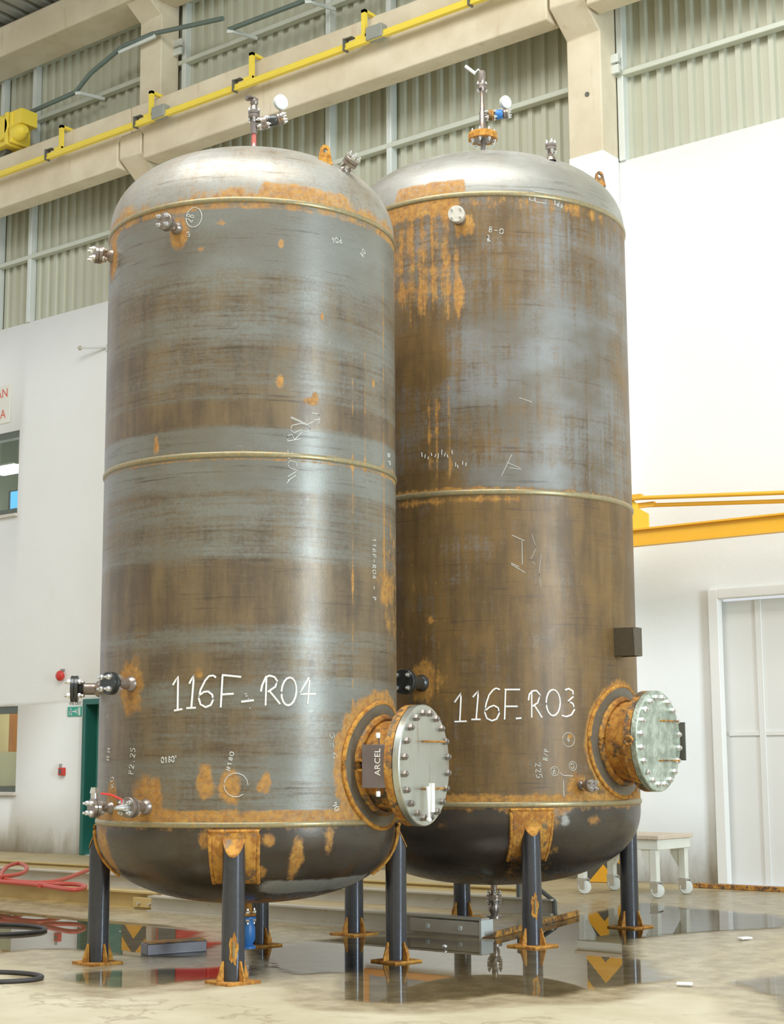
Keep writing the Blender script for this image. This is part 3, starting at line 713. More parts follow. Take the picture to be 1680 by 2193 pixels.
# wall jib crane
j = thing('jib_crane', 'amber wall mounted jib crane reaching right past the right tank', 'crane', (3.12, -.36, 3.4))
Y = -.44
b = MB(); b.box((.0, Y - .045, .06), (5.2, Y + .045, .078)); b.box((.0, Y - .006, .078), (5.2, Y + .006, .225)); b.box((.0, Y - .045, .225), (5.2, Y + .045, .243)); b.obj('boom', M['jib'], j)
b = MB(); b.prism([(.10, .243), (.92, .243), (.92, .39), (.80, .46), (.80, .50), (.66, .62), (.10, .62)], -.012, .012, Matrix(((1, 0, 0, 0), (0, 0, 1, Y), (0, 1, 0, 0), (0, 0, 0, 1)))); b.obj('gusset_plate', M['jib_lit'], j)
b = MB(); b.cyl((.62, Y - .03, .575), (5.0, Y - .03, .25), .022); b.box((.50, Y - .05, .545), (.86, Y + .01, .60)); b.obj('tie_rod', M['jib'], j)
b = MB(); b.cyl((.70, Y + .04, .50), (5.0, Y + .05, .17), .022); b.box((.62, Y + .01, .465), (.98, Y + .06, .515)); b.obj('tie_rod', M['jib'], j)
b = MB(); b.cyl((.05, Y, .0), (.05, Y, .75), .05); b.box((-.10, -.38, .02), (.12, .005, .10)); b.box((-.10, -.38, .64), (.12, .005, .72)); b.obj('pivot_mount', M['jib'], j)

# ------------------------------------------------------------------ the two vessels
class Vessel:
    def __init__(s, c, r, label):
        s.c = Vector((c[0], c[1], 0)); s.r = r
        d = Vector((CAM[0] - c[0], CAM[1] - c[1], 0)).normalized(); s.d = d; s.rt = Vector((-d.y, d.x, 0))
        s.t = thing('pressure_vessel', label, 'tank', (c[0], c[1], 0), None)
    def p(s, phi, D, z):                     # phi in degrees round the axis, 0 facing the photographer, in the vessel's own frame
        a = R_(phi); return s.d * (D * math.cos(a)) + s.rt * (D * math.sin(a)) + Vector((0, 0, z))
    def dir(s, phi, tilt=0):
        a = R_(phi); v = s.d * math.cos(a) + s.rt * math.sin(a)
        return (v * math.cos(R_(tilt)) + Vector((0, 0, math.sin(R_(tilt))))).normalized()
    def revolve(s, name, prof, mat, maskf, ncol=360):
        prof = np.array(prof); ph = np.linspace(-180, 180, ncol + 1); nr = len(prof)
        a = np.radians(ph); ca, sa = np.cos(a), np.sin(a)
        X = np.outer(prof[:, 0], ca * s.d.x + sa * s.rt.x); Y = np.outer(prof[:, 0], ca * s.d.y + sa * s.rt.y); Z = np.outer(prof[:, 1], np.ones_like(a))
        V = np.stack([X, Y, Z], -1).reshape(-1, 3); n = ncol + 1
        F = [(k * n + i, k * n + i + 1, (k + 1) * n + i + 1, (k + 1) * n + i) for k in range(nr - 1) for i in range(ncol)]
        me = bpy.data.meshes.new(name); me.from_pydata(V.tolist(), [], F)
        me.polygons.foreach_set('use_smooth', [True] * len(F)); me.materials.append(mat)
        arc = np.concatenate([[0], np.cumsum(np.hypot(np.diff(prof[:, 0]), np.diff(prof[:, 1])))])
        PHI = np.tile(ph, (nr, 1)); ZZ = np.repeat(prof[:, 1][:, None], n, 1); RR = np.repeat(prof[:, 0][:, None], n, 1)
        cyl = np.stack([np.radians(PHI) * s.r, ZZ if name.startswith('shell') else np.repeat((prof[0, 1] + np.sign(prof[-1, 1] - prof[0, 1]) * arc)[:, None], n, 1), np.zeros_like(PHI)], -1).reshape(-1, 3).astype(np.float32)
        at = me.attributes.new('cyl', 'FLOAT_VECTOR', 'POINT'); at.data.foreach_set('vector', cyl.ravel())
        mk = np.zeros((nr, n, 4), np.float32); mk[..., 3] = 1
        maskf(mk, PHI, ZZ, RR); set_mask(me, np.clip(mk, 0, 1).reshape(-1, 4))
        return link(name, me, s.t)

def blob(PHI, Z, r, phi, z, w, h, st=1.0):
    d = np.hypot((PHI - phi) * np.pi / 180 * r / w, (Z - z) / h)
    return st * np.clip(1.25 - d * .75, 0, 1)
def bandz(Z, z0, z1, st=1.0, soft=.05):
    return st * np.clip((Z - z0) / soft + .5, 0, 1) * np.clip((z1 - Z) / soft + .5, 0, 1)
def side(PHI, a, b, soft=6):
    return np.clip((PHI - a) / soft + .5, 0, 1) * np.clip((b - PHI) / soft + .5, 0, 1)

def head_prof(r, z0, h, fl, up, n=2.3, m=40):
    out = [(r, z0)]
    for k in range(m + 1):
        t = math.sin(k / m * PI / 2) if k < m else 1.0
        out.append((max(r * (1 - t ** n) ** (1 / n), .001), z0 + up * (fl + h * t)))
    return out
def head_z(r, z0, h, fl, up, rho, n=2.3): return z0 + up * (fl + h * (1 - (rho / r) ** n) ** (1 / n))
def head_r(r, z0, h, fl, up, z, n=2.3):
    t = (abs(z - z0) - fl) / h
    return r if t <= 0 else r * max(0, 1 - t ** n) ** (1 / n)

def seam(V, z, bulge=.007, hw=.016, mat='weld'):
    prof = [(V.r - .004, z - hw - .004), (V.r + .003, z - hw)] + [(V.r + .003 + bulge * math.cos(k * PI / 8), z + hw * math.sin(k * PI / 8)) for k in range(-3, 4)] + [(V.r + .003, z + hw), (V.r - .004, z + hw + .004)]
    b = MB(); b.lathe(prof, 160, None, False, False)
    return b.obj('weld_seam', M[mat], V.t)

def bolt_mesh(mat, r=.014, h=.022, stud=.018):
    b = MB(); b.lathe([(r * 1.12, 0), (r * 1.15, h * .8), (r * .95, h)], 6, None, True, True, False)
    b.lathe([(r * .62, h), (r * .62, h + stud * .7), (r * .4, h + stud)], 8, None, False, True)
    return b.mesh('bolt', mat)
BOLT = bolt_mesh(M['bolt']); BOLT_BIG = bolt_mesh(M['bolt_dark'], .020, .026, .010); BOLT_BIG2 = bolt_mesh(M['bolt'], .020, .026, .010)
def bolts(parent, org, ax, rad, n, me, off=0.5, scale=1.0):
    for k in range(n):
        a = 2 * PI * (k + off) / n
        mt = axis_m(org, ax); o = link('bolt', me, parent)
        o.matrix_local = mt @ Matrix.Translation((rad * math.cos(a), rad * math.sin(a), 0)) @ Matrix.Diagonal((scale, scale, scale, 1))

def nozzle(V, base, ax, length, rp, rf, nb=4, mp='pipe', mf='flange', tf=.022, gap=.004, collar=True, bs=1.0, blind=True):
    """pipe stub from 'base' along 'ax' with a bolted blind flange; bolts are sub-parts"""
    ax = Vector(ax).normalized(); base = Vector(base); L = length
    b = MB(); b.lathe([(rp, -.08), (rp, L - 2 * tf - gap)], 20, axis_m(base, ax), False, False)
    if collar: b.lathe([(rp + .018, -.01), (rp + .014, .012), (rp, .03)], 20, axis_m(base, ax), False, False)
    pz = b.obj('nozzle', M[mp], V.t)
    f0 = L - 2 * tf - gap
    b = MB(); b.lathe([(rp, f0 - .035), (rp * 1.25, f0 - .008), (rf, f0), (rf, f0 + tf)], 24, axis_m(base, ax), False, True); b.obj('nozzle_flange', M[mf], pz)
    if blind:
        b = MB(); b.lathe([(rf, f0 + tf + gap), (rf, L - .003), (rf - .003, L)], 24, axis_m(base, ax), True, True); b.obj('blind_flange', M[mf], pz)
        b = MB(); b.lathe([(rf * .62, f0 + tf - .002), (rf * .62, f0 + tf + gap + .002)], 20, axis_m(base, ax)); b.obj('gasket', M['dark'], pz)
        bolts(pz, base + ax * L, ax, rf * .72, nb, BOLT, .5, bs)
        bolts(pz, base + ax * f0, -ax, rf * .72, nb, BOLT, .5, bs)
    return pz

def chalk(V, strokes, w, zc=None, mat='chalk', name='chalk_mark'):
    """strokes: lists of (phi, z) on the shell"""
    b = MB()
    if strokes and isinstance(strokes[0][0], list):
        return [chalk(V, ch, w, zc, mat, name) for ch in strokes]
    for st in strokes:
        pts = []
        for (p0, z0), (p1, z1) in zip(st[:-1], st[1:]):
            m = max(2, int(max(abs(p1 - p0) * PI / 180 * V.r, abs(z1 - z0)) / .03))
            pts += [(p0 + (p1 - p0) * k / m, z0 + (z1 - z0) * k / m) for k in range(m)]
        pts.append(st[-1])
        path = [V.p(p, V.r + .001, z) for p, z in pts]
        if len(path) >= 2: b.tube(path, w / 2, 5)
    return b.obj(name, M[mat], V.t)
GL = {'0': [[(.5, 0), (.15, .15), (.05, .5), (.15, .85), (.5, 1), (.85, .85), (.95, .5), (.85, .15), (.5, 0)]],
 '1': [[(.2, .75), (.55, 1), (.55, 0)]], '2': [[(.1, .8), (.4, 1), (.8, .85), (.8, .6), (.1, 0), (.9, 0)]],
 '3': [[(.1, .95), (.5, 1), (.85, .8), (.45, .55), (.9, .3), (.5, 0), (.1, .1)]], '4': [[(.6, 1), (.1, .35), (.9, .35)], [(.65, .75), (.6, 0)]],
 '5': [[(.9, 1), (.25, 1), (.2, .6), (.6, .62), (.85, .35), (.6, .03), (.1, .05)]], '6': [[(.8, .95), (.4, .8), (.1, .35), (.4, 0), (.85, .15), (.8, .4), (.45, .5), (.12, .3)]],
 '8': [[(.5, .52), (.15, .75), (.5, 1), (.85, .75), (.5, .52), (.1, .25), (.5, 0), (.9, .25), (.5, .52)]],
 'F': [[(.15, 0), (.2, 1), (.9, 1)], [(.18, .52), (.75, .54)]], 'R': [[(.2, 0), (.2, 1), (.7, .95), (.8, .7), (.25, .5), (.9, 0)]], '-': [[(.1, .45), (.8, .45)]],
 'P': [[(.2, 0), (.2, 1), (.75, .9), (.75, .6), (.2, .48)]], 'N': [[(.15, 0), (.15, 1), (.85, 0), (.85, 1)]], 'B': [[(.2, 0), (.2, 1), (.7, .9), (.6, .55), (.2, .52), (.8, .35), (.7, .03), (.2, 0)]],
 'L': [[(.2, 1), (.2, 0), (.85, .02)]], 'D': [[(.2, 0), (.2, 1), (.7, .85), (.85, .45), (.6, .05), (.2, 0)]], 'o': [[(.3, .8), (.2, .95), (.35, 1), (.45, .9), (.3, .8)]], '/': [[(.2, 0), (.8, 1)]],
 'O': [[(.5, -.1), (-.1, .2), (-.2, .6), (.2, 1.1), (.8, 1.1), (1.2, .6), (1.1, .2), (.5, -.1)]], ' ': [], '.': [[(.4, 0), (.5, .08)]], '9': [[(.85, .6), (.5, .45), (.15, .7), (.5, 1), (.85, .75), (.75, .3), (.5, 0)]]}
def chalk_text(V, s, phi, z, h, adv, rot=0, w=.006, mat='chalk_thin'):
    """small stroke lettering; phi, z of the first character's lower left; rot in degrees"""
    ca, sa = math.cos(R_(rot)), math.sin(R_(rot)); out = []
    for i, ch in enumerate(s):
        st = []
        for g in GL[ch]:
            q = []
            for x, y in g:
                X = i * adv + x * adv * .8; Yv = y * h
                q.append((phi + math.degrees((X * ca - Yv * sa) / V.r), z + X * sa + Yv * ca))
            st.append(q)
        if st: out.append(st)
    return chalk(V, out, w, None, mat)

def leg(V, phi, R, rp, zb, plate, big=True, hd=None, padw=.28, padz=(0, 0), patch=False):
    """tubular leg with oblique welded cap, base plate and gussets; hd = head parameters"""
    c = V.p(phi, R, 0); er = V.dir(phi); et = Vector((-er.y, er.x, 0))
    n = 28; vs = []; fs = []
    k = 2.2; zlo, zhi = padz
    def ztop(a): return zlo + (rp - rp * math.cos(a)) * k
    for i in range(n):
        a = 2 * PI * i / n; v = c + er * (rp * math.cos(a)) + et * (rp * math.sin(a))
        vs.append((v.x, v.y, .016))
    for i in range(n):
        a = 2 * PI * i / n; v = c + er * (rp * math.cos(a)) + et * (rp * math.sin(a))
        vs.append((v.x, v.y, min(ztop(a), zhi)))
    b = MB(); b.add(vs, [(i, (i + 1) % n, n + (i + 1) % n, n + i) for i in range(n)], True)
    lg = b.obj('leg', M['leg'], V.t)
    # cap
    b = MB(); m = 1.06
    cv = []
    for i in range(n):
        a = 2 * PI * i / n; v = c + er * (rp * m * math.cos(a)) + et * (rp * m * math.sin(a)); cv.append((v.x, v.y, min(zlo + (rp - rp * m * math.cos(a)) * k, zhi + .004) + .004))
    top = [(x, y, z + .012) for x, y, z in cv]
    b.add(cv + top, [tuple(range(n - 1, -1, -1)), tuple(range(n, 2 * n))] + [(i, (i + 1) % n, n + (i + 1) % n, n + i) for i in range(n)]); b.obj('cap_plate', M['saddle'], lg)
    # base plate, turned the way the photograph shows
    mt = Matrix.Translation(c) @ Matrix.Rotation(math.atan2(er.y, er.x) + R_(plate), 4, 'Z')
    s_ = zb
    MB().box((-s_, -s_, 0), (s_, s_, .016), mt).obj('base_plate', M['rust'], lg, None, .002)
    for q in range(4):
        mq = mt @ Matrix.Rotation(q * PI / 2, 4, 'Z')
        g = [(rp - .01, .016), (rp + .045, .016), (rp + .042, .04), (rp + .010, .13), (rp - .01, .13)]
        b = MB(); b.prism(g, -.005, .005, mq @ Matrix(((1, 0, 0, 0), (0, 0, -1, 0), (0, 1, 0, 0), (0, 0, 0, 1)))); b.obj('gusset', M['rust'], lg)
    # saddle pad wrapped on the dished head
    r, z0, h, fl = hd
    za, zb_ = z0 - .035, zlo - (zhi - zlo) * 1.2
    nu, nv = 12, 14; vs = []
    for jv in range(nv + 1):
        z = za + (zb_ - za) * jv / nv; rho = head_r(r, z0, h, fl, -1, z)
        for iu in range(nu + 1):
            x = (iu / nu - .5) * padw * (1 - .10 * jv / nv); ph = phi + math.degrees(x / rho); vs.append(V.p(ph, rho + .010, z))
    b = MB(); b.add(vs, [(j_ * (nu + 1) + i, j_ * (nu + 1) + i + 1, (j_ + 1) * (nu + 1) + i + 1, (j_ + 1) * (nu + 1) + i) for j_ in range(nv) for i in range(nu)], True)
    sp = b.obj('saddle_pad', M['saddle'], lg); md = sp.modifiers.new('solid', 'SOLIDIFY'); md.thickness = .014; md.offset = 0
    # raised weld round the pad
    edge = [vs[i] for i in range(0, nu + 1)] ; left = [vs[j_ * (nu + 1)] for j_ in range(nv + 1)]; right = [vs[j_ * (nu + 1) + nu] for j_ in range(nv + 1)]
    b = MB(); b.tube(list(reversed(left)) + edge[1:] + right[1:], .013, 6); b.obj('weld_bead', M['rust'], lg)
    if patch:
        pm = axis_m(c + V.dir(patch[0]) * (rp + .0005) + Vector((0, 0, patch[1])), V.dir(patch[0]))
        b = MB(); N = 22
        pts = []
        for q in range(N):
            a = 2 * PI * q / N; rr = 1 + .16 * math.sin(5 * a + 1) + .1 * math.sin(9 * a); u, v = .026 * rr * math.cos(a), .085 * rr * math.sin(a)
            ang = math.asin(max(-.95, min(.95, u / rp))); pts.append((rp * math.sin(ang), v, rp * math.cos(ang) - rp + .0015))
        b.add([pm @ Vector(p_) for p_ in pts] + [pm @ Vector((0, 0, .002))], [(i, (i + 1) % N, N) for i in range(N)], True); b.obj('rust_patch', M['rust'], lg)
        b = MB(); b.tube([pm @ Vector((0, y, .003)) for y in (-.045, -.02, 0, .02, .045)], .007, 6); b.obj('weld_bead', M['weld'], lg)
    return lg

def manhole(V, phi, z, D, rpad, rn, rf, nb, mcover, mbolt):
    ax = V.dir(phi); org = Vector((0, 0, z)); r = V.r
    # reinforcing pad that follows the shell
    nt, nr = 72, 8; vs = []
    inner = rn - .02
    for k in range(nr + 1):
        q = inner + (rpad - inner) * k / nr
        for i in range(nt):
            a = 2 * PI * i / nt; vs.append(V.p(phi + math.degrees(q * math.cos(a) / r), r + .016, z + q * math.sin(a)))
    for i in range(nt):
        a = 2 * PI * i / nt; vs.append(V.p(phi + math.degrees((rpad + .012) * math.cos(a) / r), r - .003, z + (rpad + .012) * math.sin(a)))
    b = MB(); b.add(vs, [(k * nt + i, k * nt + (i + 1) % nt, (k + 1) * nt + (i + 1) % nt, (k + 1) * nt + i) for k in range(nr + 1) for i in range(nt)], True)
    pad = b.obj('reinforcing_pad', M['pad'], V.t)
    b = MB(); b.tube([V.p(phi + math.degrees((rpad + .004) * math.cos(2 * PI * i / nt) / r), r + .006, z + (rpad + .004) * math.sin(2 * PI * i / nt)) for i in range(nt)], .016, 7, True); b.obj('weld_bead', M['rust'], pad)
    b = MB(); pts = []
    for i in range(nt):
        a = 2 * PI * i / nt; x, zz = (rn + .015) * math.cos(a), (rn + .015) * math.sin(a)
        rad = math.sqrt(max(r * r - x * x, 0)) + .022
        e = V.dir(phi + 90); pts.append(ax * rad + e * x + Vector((0, 0, z + zz)))
    b.tube(pts, .026, 8, True); b.obj('neck_weld', M['neck'], pad)
    # neck and flange
    tf = .052; F0 = r + D - 2 * tf
    mt = axis_m(org, ax)
    b = MB(); b.lathe([(rn, r - .22), (rn, F0 - .06), (rn + .02, F0 - .01), (rf, F0), (rf, F0 + tf)], 64, mt, False, True)
    neck = b.obj('manhole_neck', M['neck'], V.t)
    b = MB(); b.lathe([(rf - .03, F0 + tf), (rf - .03, F0 + tf + .006)], 64, mt); b.obj('gasket', M['dark'], neck)
    b = MB(); b.lathe([(rf, F0 + tf + .006), (rf, r + D - .006), (rf - .006, r + D)], 64, mt)
    cov = b.obj('manhole_cover', M[mcover], V.t)
    bolts(cov, org + ax * (r + D), ax, rf - .05, nb, mbolt, .5, 1.0)
    bolts(neck, org + ax * F0, -ax, rf - .05, nb, BOLT_BIG2, .5, .8)
    return neck, cov, mt, F0, tf

# --- left tank
LV = Vessel((4.8401, -7.5441), .9723, 'nearer steel pressure tank on four legs, chalk-marked 116F-R04, the left one')
lz, lm, lt_ = .905, 3.138, 4.767
LTOP = (LV.r, lt_, .57, .02); LBOT = (LV.r, lz, .48, .04)
def l_shell(mk, P, Z, R):
    r = LV.r
    R_m = mk[..., 0]; G = mk[..., 1]; B = mk[..., 2]
    G += .20
    for z0, z1, st, soft in ((3.32, 3.47, .75, .05), (2.08, 2.47, .50, .10), (1.75, 1.95, .35, .1), (3.50, 3.86, .18, .08), (4.0, 4.25, .12, .15), (2.55, 2.95, .10, .1), (1.3, 1.62, .25, .15), (.95, 1.25, .12, .1)):
        G += bandz(Z, z0, z1, st, soft)
    G -= bandz(Z, 3.15, 3.31, .35, .03) + bandz(Z, 2.93, 3.12, .35, .05) + bandz(Z, 4.35, 4.68, .25, .1)
    G -= side(P, 5, 45, 14) * bandz(Z, .95, 1.95, .22, .2)
    G += side(P, -95, -40, 14) * .12
    for z0, z1, st in ((3.158, 3.176, .75), (3.095, 3.118, .75), (4.70, 4.80, .55), (lz, lz + .09, .78)): R_m += bandz(Z, z0, z1, st, .03)
    R_m += bandz(Z, 2.28, 2.48, .22, .08) * side(P, -20, 70, 20) + bandz(Z, 1.9, 2.9, .30, .3) * side(P, 55, 110, 10) + side(P, 60, 110, 8) * .16
    for ph, z, w, h, st in ((-28.5, 4.57, .075, .11, 1), (-71, 4.58, .10, .17, 1), (-48.5, 1.74, .115, .17, 1), (-39, 1.03, .14, .16, 1), (-60, 1.02, .07, .15, 1),
                            (-15.3, 1.155, .055, .10, 1), (-6.4, 1.135, .065, .11, 1), (6.1, 1.155, .032, .065, 1), (4.5, 1.13, .03, .04, 1), (10.3, 3.60, .03, .05, .85), (22, 3.49, .07, .03, .75), (24, 3.52, .03, .05, .75),
                            (53.6, 3.69, .02, .03, .9), (-37.3, 3.22, .025, .07, .85), (10.5, 4.49, .02, .03, .9), (26.7, 4.04, .015, .03, .9), (-20, 4.45, .03, .02, .8), (27, 4.15, .015, .02, .7),
                            (-18, 1.80, .04, .05, .6), (-12, 4.62, .05, .02, .8), (38, 1.28, .05, .06, .8), (37, 1.10, .05, .05, .7), (36, .98, .05, .06, .8)): R_m[:] = np.maximum(R_m, blob(P, Z, r, ph, z, w, h, st))
    d = np.hypot(np.radians(P - 59) * r, Z - 1.25); R_m[:] = np.maximum(R_m, np.clip(1.0 - np.abs(d - .41) / .12, 0, 1))
    for ph, z0, z1 in ((41, 1.6, 3.9), (62, 2.4, 4.6), (48, 3.0, 4.0)): R_m += np.exp(-((P - ph) * .017 * r / .008) ** 2) * bandz(Z, z0, z1, .55, .3)
    B += bandz(Z, 3.175, 3.21, .45, .02) * side(P, -25, 30, 10)
    for ph, z, w, h in ((20, 2.9, .06, .25), (20, 2.2, .05, .2), (22, 1.55, .07, .3), (-66, 1.5, .05, .3), (6, 3.85, .012, .12), (30, 3.85, .02, .2)): B[:] = np.maximum(B, blob(P, Z, r, ph, z, w, h, .45))
zz = np.linspace(lz, lt_, 150)
LV.revolve('shell', [(LV.r, z) for z in zz], M['shell_grey'], l_shell)
def l_top(mk, P, Z, R):
    R_m = mk[..., 0]; R_m += np.clip(1 - (Z - lt_) / .15, 0, 1) * .62 * (.45 + .55 * side(P, -20, 50, 20)) + bandz(Z, lt_ + .03, lt_ + .13, .35, .04) * side(P, 3, 40, 3)
    R_m += np.clip(1 - (Z - lt_) / .3, 0, 1) * .40 * side(P, 45, 130, 14); R_m += np.clip(1 - (Z - lt_) / .3, 0, 1) * .30 * side(P, -130, -50, 14)
    R_m += np.clip(1 - (Z - lt_) / .36, 0, 1) * .24 * side(P, -75, 30, 25)
    mk[..., 1] += .42; mk[..., 2] += .14 + .25 * np.clip((Z - lt_ - .2) / .3, 0, 1)
LV.revolve('top_head', head_prof(*LTOP, 1), M['dome_grey'], l_top)
def l_bot(mk, P, Z, R):
    r = LV.r
    mk[..., 0] += np.clip(1 - (lz - Z) / .10, 0, 1) * .55 + np.clip((.52 - Z) / .12, 0, 1) * .75
    mk[..., 1] += .45 + .2 * np.clip((lz - Z) / .4, 0, 1)
    for ph, z, w, h, st in ((18, .70, .05, .13, .9), (7, .82, .06, .05, .8), (5, .62, .04, .05, .8), (-3, .80, .13, .12, .75), (-70, .75, .12, .2, .85), (30, .8, .04, .12, .7), (-14, .82, .07, .06, .8)): mk[..., 0] = np.maximum(mk[..., 0], blob(P, Z, r, ph, z, w, h, st))
    mk[..., 2] += 1.0 * side(P, 4, 72, 14) * bandz(Z, .475, .575, 1, .06)  # bright floor's reflection painted along the underside as a pale band
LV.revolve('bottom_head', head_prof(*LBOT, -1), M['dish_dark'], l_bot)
for z in (lz, lm, lt_): seam(LV, z)
for ph, pt in ((-4.9, True), (85.1, False), (175.1, False), (265.1, False)):
    leg(LV, ph, .9597, .068, .118, 42, True, LBOT, .29, (.725, .862), (3, .20) if pt else None)
nozzle(LV, LV.p(-29.6, LV.r, 4.61), LV.dir(-29.6), .155, .026, .055, bs=.95)
nozzle(LV, LV.p(-74, LV.r, 4.60), LV.dir(-74), .118, .030, .058, bs=.95)
nozzle(LV, LV.p(-48.2, LV.r, 1.752), LV.dir(-48.2), .185, .034, .070, mf='flange_dark', bs=1.1)
nozzle(LV, LV.p(-88, LV.r, 1.75), LV.dir(-88), .185, .038, .086, mf='flange_dark')
nozzle(LV, LV.p(-60.4, LV.r, 1.0), LV.dir(-60.4), .135, .024, .058)
n5 = nozzle(LV, LV.p(-39.4, LV.r, 1.01), LV.dir(-39.4), .16, .034, .062)
b = MB(); e = LV.p(-39.4, LV.r + .16, 1.01); a = LV.dir(-39.4); b.cyl(e, e + a * .05, .03, .024); b.cyl(e + a * .05, e + a * .10, .024, .010); b.obj('drain_valve', M['bolt'], n5)
b = MB(); e2 = e + a * .045 + Vector((0, 0, .028)); b.tube([e2, e2 + Vector((0, 0, .02)), e2 + a * .05 - LV.rt * .03 + Vector((0, 0, .05)), e2 + a * .09 - LV.rt * .06 + Vector((0, 0, .058))], .007, 6); b.obj('valve_lever', M['red'], n5)
b = MB(); e = LV.p(-62, LV.r + .10, 1.0); b.cyl(e + Vector((0, 0, .05)), e + Vector((0, 0, .10)), .022); b.cyl(e + Vector((0, 0, .09)), e + Vector((0, 0, .125)), .030, .022, 6); b.obj('vent_plug', M['bolt'], LV.t)
neck, cov, mt, F0, tf = manhole(LV, 59, 1.25, .30, .385, .275, .373, 20, 'cover', BOLT_BIG)
ax = LV.dir(59); e = LV.dir(59 + 90); org = Vector((0, 0, 1.25)); UP = Vector((0, 0, 1))
def bar_handle(z, t0, t1, out=.05, rad=.007, mat='rust_dark', ax=ax, e=e, org=org, D=LV.r + .30, cov=cov):
    A = org + ax * D + UP * z; b = MB(); b.tube([A + e * t0, A + e * t0 + ax * out, A + e * t1 + ax * out, A + e * t1], rad, 6); return b.obj('handle_bar', M[mat], cov)
bar_handle(.145, -.04, .19); bar_handle(-.145, -.04, .19)
b = MB(); A = org + ax * (LV.r + .30 + .055) + UP * -.13 - e * .085
b.cyl(A, A + UP * -.20 + e * .015, .010); b.box((-.018, -.008, -.155), (.022, .014, .02), Matrix.Translation(A + ax * .012 + e * .03) @ axis_m((0, 0, 0), UP, ax).to_3x3().to_4x4()); b.ball(A + UP * -.20 + e * .015, .017); b.obj('davit_lever', M['white'], cov)
# name plate standing beside the neck
A = org - e * (.275 + .075) + ax * (LV.r + .118)
mp = Matrix.Translation(A) @ Matrix((ax, UP, -e)).transposed().to_4x4()
np_ = MB().box((-.078, -.135, -.004), (.078, .125, .004), mp).obj('name_plate', M['plate_dark'], LV.t, None, .002)
text_mesh('letter', 'ARCEL', .055, M['chalk'], np_, mp @ Matrix.Translation((.030, .02, .005)) @ Matrix.Rotation(PI / 2, 4, 'Z'), 'CENTER', .0008)
b = MB()
for zq in (.03, -.03): b.cyl(A - ax * .078 + UP * zq, org + ax * (LV.r - .02) + UP * zq - e * .30, .008, n=8)
b.obj('plate_bracket', M['rust'], np_)
b = MB()
for zq in (.18, -.17):
    q = A + ax * .03 + UP * zq; b.lathe([(.013, -.016), (.015, 0), (.013, .016)], 12, Matrix.Translation(q)); 
b.obj('pin_cap', M['white'], np_); b = MB(); b.cyl(A + ax * .03 - e * -.012 + UP * -.16, A + ax * .03 + e * .012 + UP * .17, .005, n=6); b.obj('pin', M['pipe'], np_)
# fittings on top
def lug(V, phi, rho, z, w, h, face):
    n_ = V.dir(face); o = V.p(phi, rho, z - .02); mt = axis_m(o, n_)
    x = (UP.cross(n_)).normalized(); mt = Matrix.Translation(o) @ Matrix((x, UP, n_)).transposed().to_4x4()
    out = [(-w / 2, 0), (-w / 2 * .62, h * .72)] + [(w * .31 * math.cos(PI - PI * k / 8), h * .72 + w * .31 * math.sin(PI - PI * k / 8)) for k in range(1, 8)] + [(w / 2 * .62, h * .72), (w / 2, 0), (0, -.0)]
    N = len(out); c_ = (0, h * .66); hr = w * .17
    hole = [(c_[0] + hr * math.cos(math.atan2(y - c_[1], x_)), c_[1] + hr * math.sin(math.atan2(y - c_[1], x_))) for x_, y in out]
    vs = [mt @ Vector((x_, y, s_)) for s_ in (-.011, .011) for x_, y in out] + [mt @ Vector((x_, y, s_)) for s_ in (-.011, .011) for x_, y in hole]
    fs = []
    for i in range(N):
        j_ = (i + 1) % N
        fs += [(i, j_, 2 * N + j_, 2 * N + i), (N + i, 3 * N + i, 3 * N + j_, N + j_), (i, N + i, N + j_, j_), (2 * N + i, 2 * N + j_, 3 * N + j_, 3 * N + i)]
    b = MB(); b.add(vs, fs); return b.obj('lifting_lug', M['rust'] if V is LV else M['rust_dark'], V.t)
lug(LV, 35.5, .80, head_z(*LTOP, 1, .80), .10, .14, 10)
zq = head_z(*LTOP, 1, .846); ax_ = (LV.dir(44.7) * .75 + UP * .66).normalized()
nozzle(LV, LV.p(44.7, .846, zq), ax_, .10, .022, .050, bs=.9)
# stand pipe with valve, branch and gauge
b = MB(); b.cyl((0, 0, 5.30), (0, 0, 5.45), .05); b.lathe([(.085, 5.44), (.085, 5.468), (.05, 5.47)], 28); sp_ = b.obj('top_flange', M['rust'], LV.t)
MB().cyl((0, 0, 5.46), (0, 0, 5.60), .017).obj('stand_pipe', M['red_faded'], sp_)
b = MB(); b.cyl((0, 0, 5.59), (0, 0, 5.73), .024); b.lathe([(.03, 5.70), (.040, 5.712), (.040, 5.733)], 18); b.lathe([(.040, 5.737), (.040, 5.757), (.028, 5.765), (.020, 5.80)], 18); b.obj('valve_body', M['pipe'], sp_)
b = MB(); b.lathe([(.022, 5.80), (.030, 5.815), (.026, 5.84), (.012, 5.85)], 16); b.box((-.012, -.05, 5.846), (.012, .03, 5.858)); b.box((-.045, -.045, 5.838), (-.02, -.015, 5.87)); b.obj('vent_valve', M['pipe'], sp_)
bolts(sp_, (0, 0, 5.757), (0, 0, 1), .032, 4, BOLT, .5, .7); bolts(sp_, (0, 0, 5.700), (0, 0, -1), .032, 4, BOLT, .5, .7); bolts(sp_, (0, 0, 5.468), (0, 0, 1), .066, 4, BOLT, .5, .8)
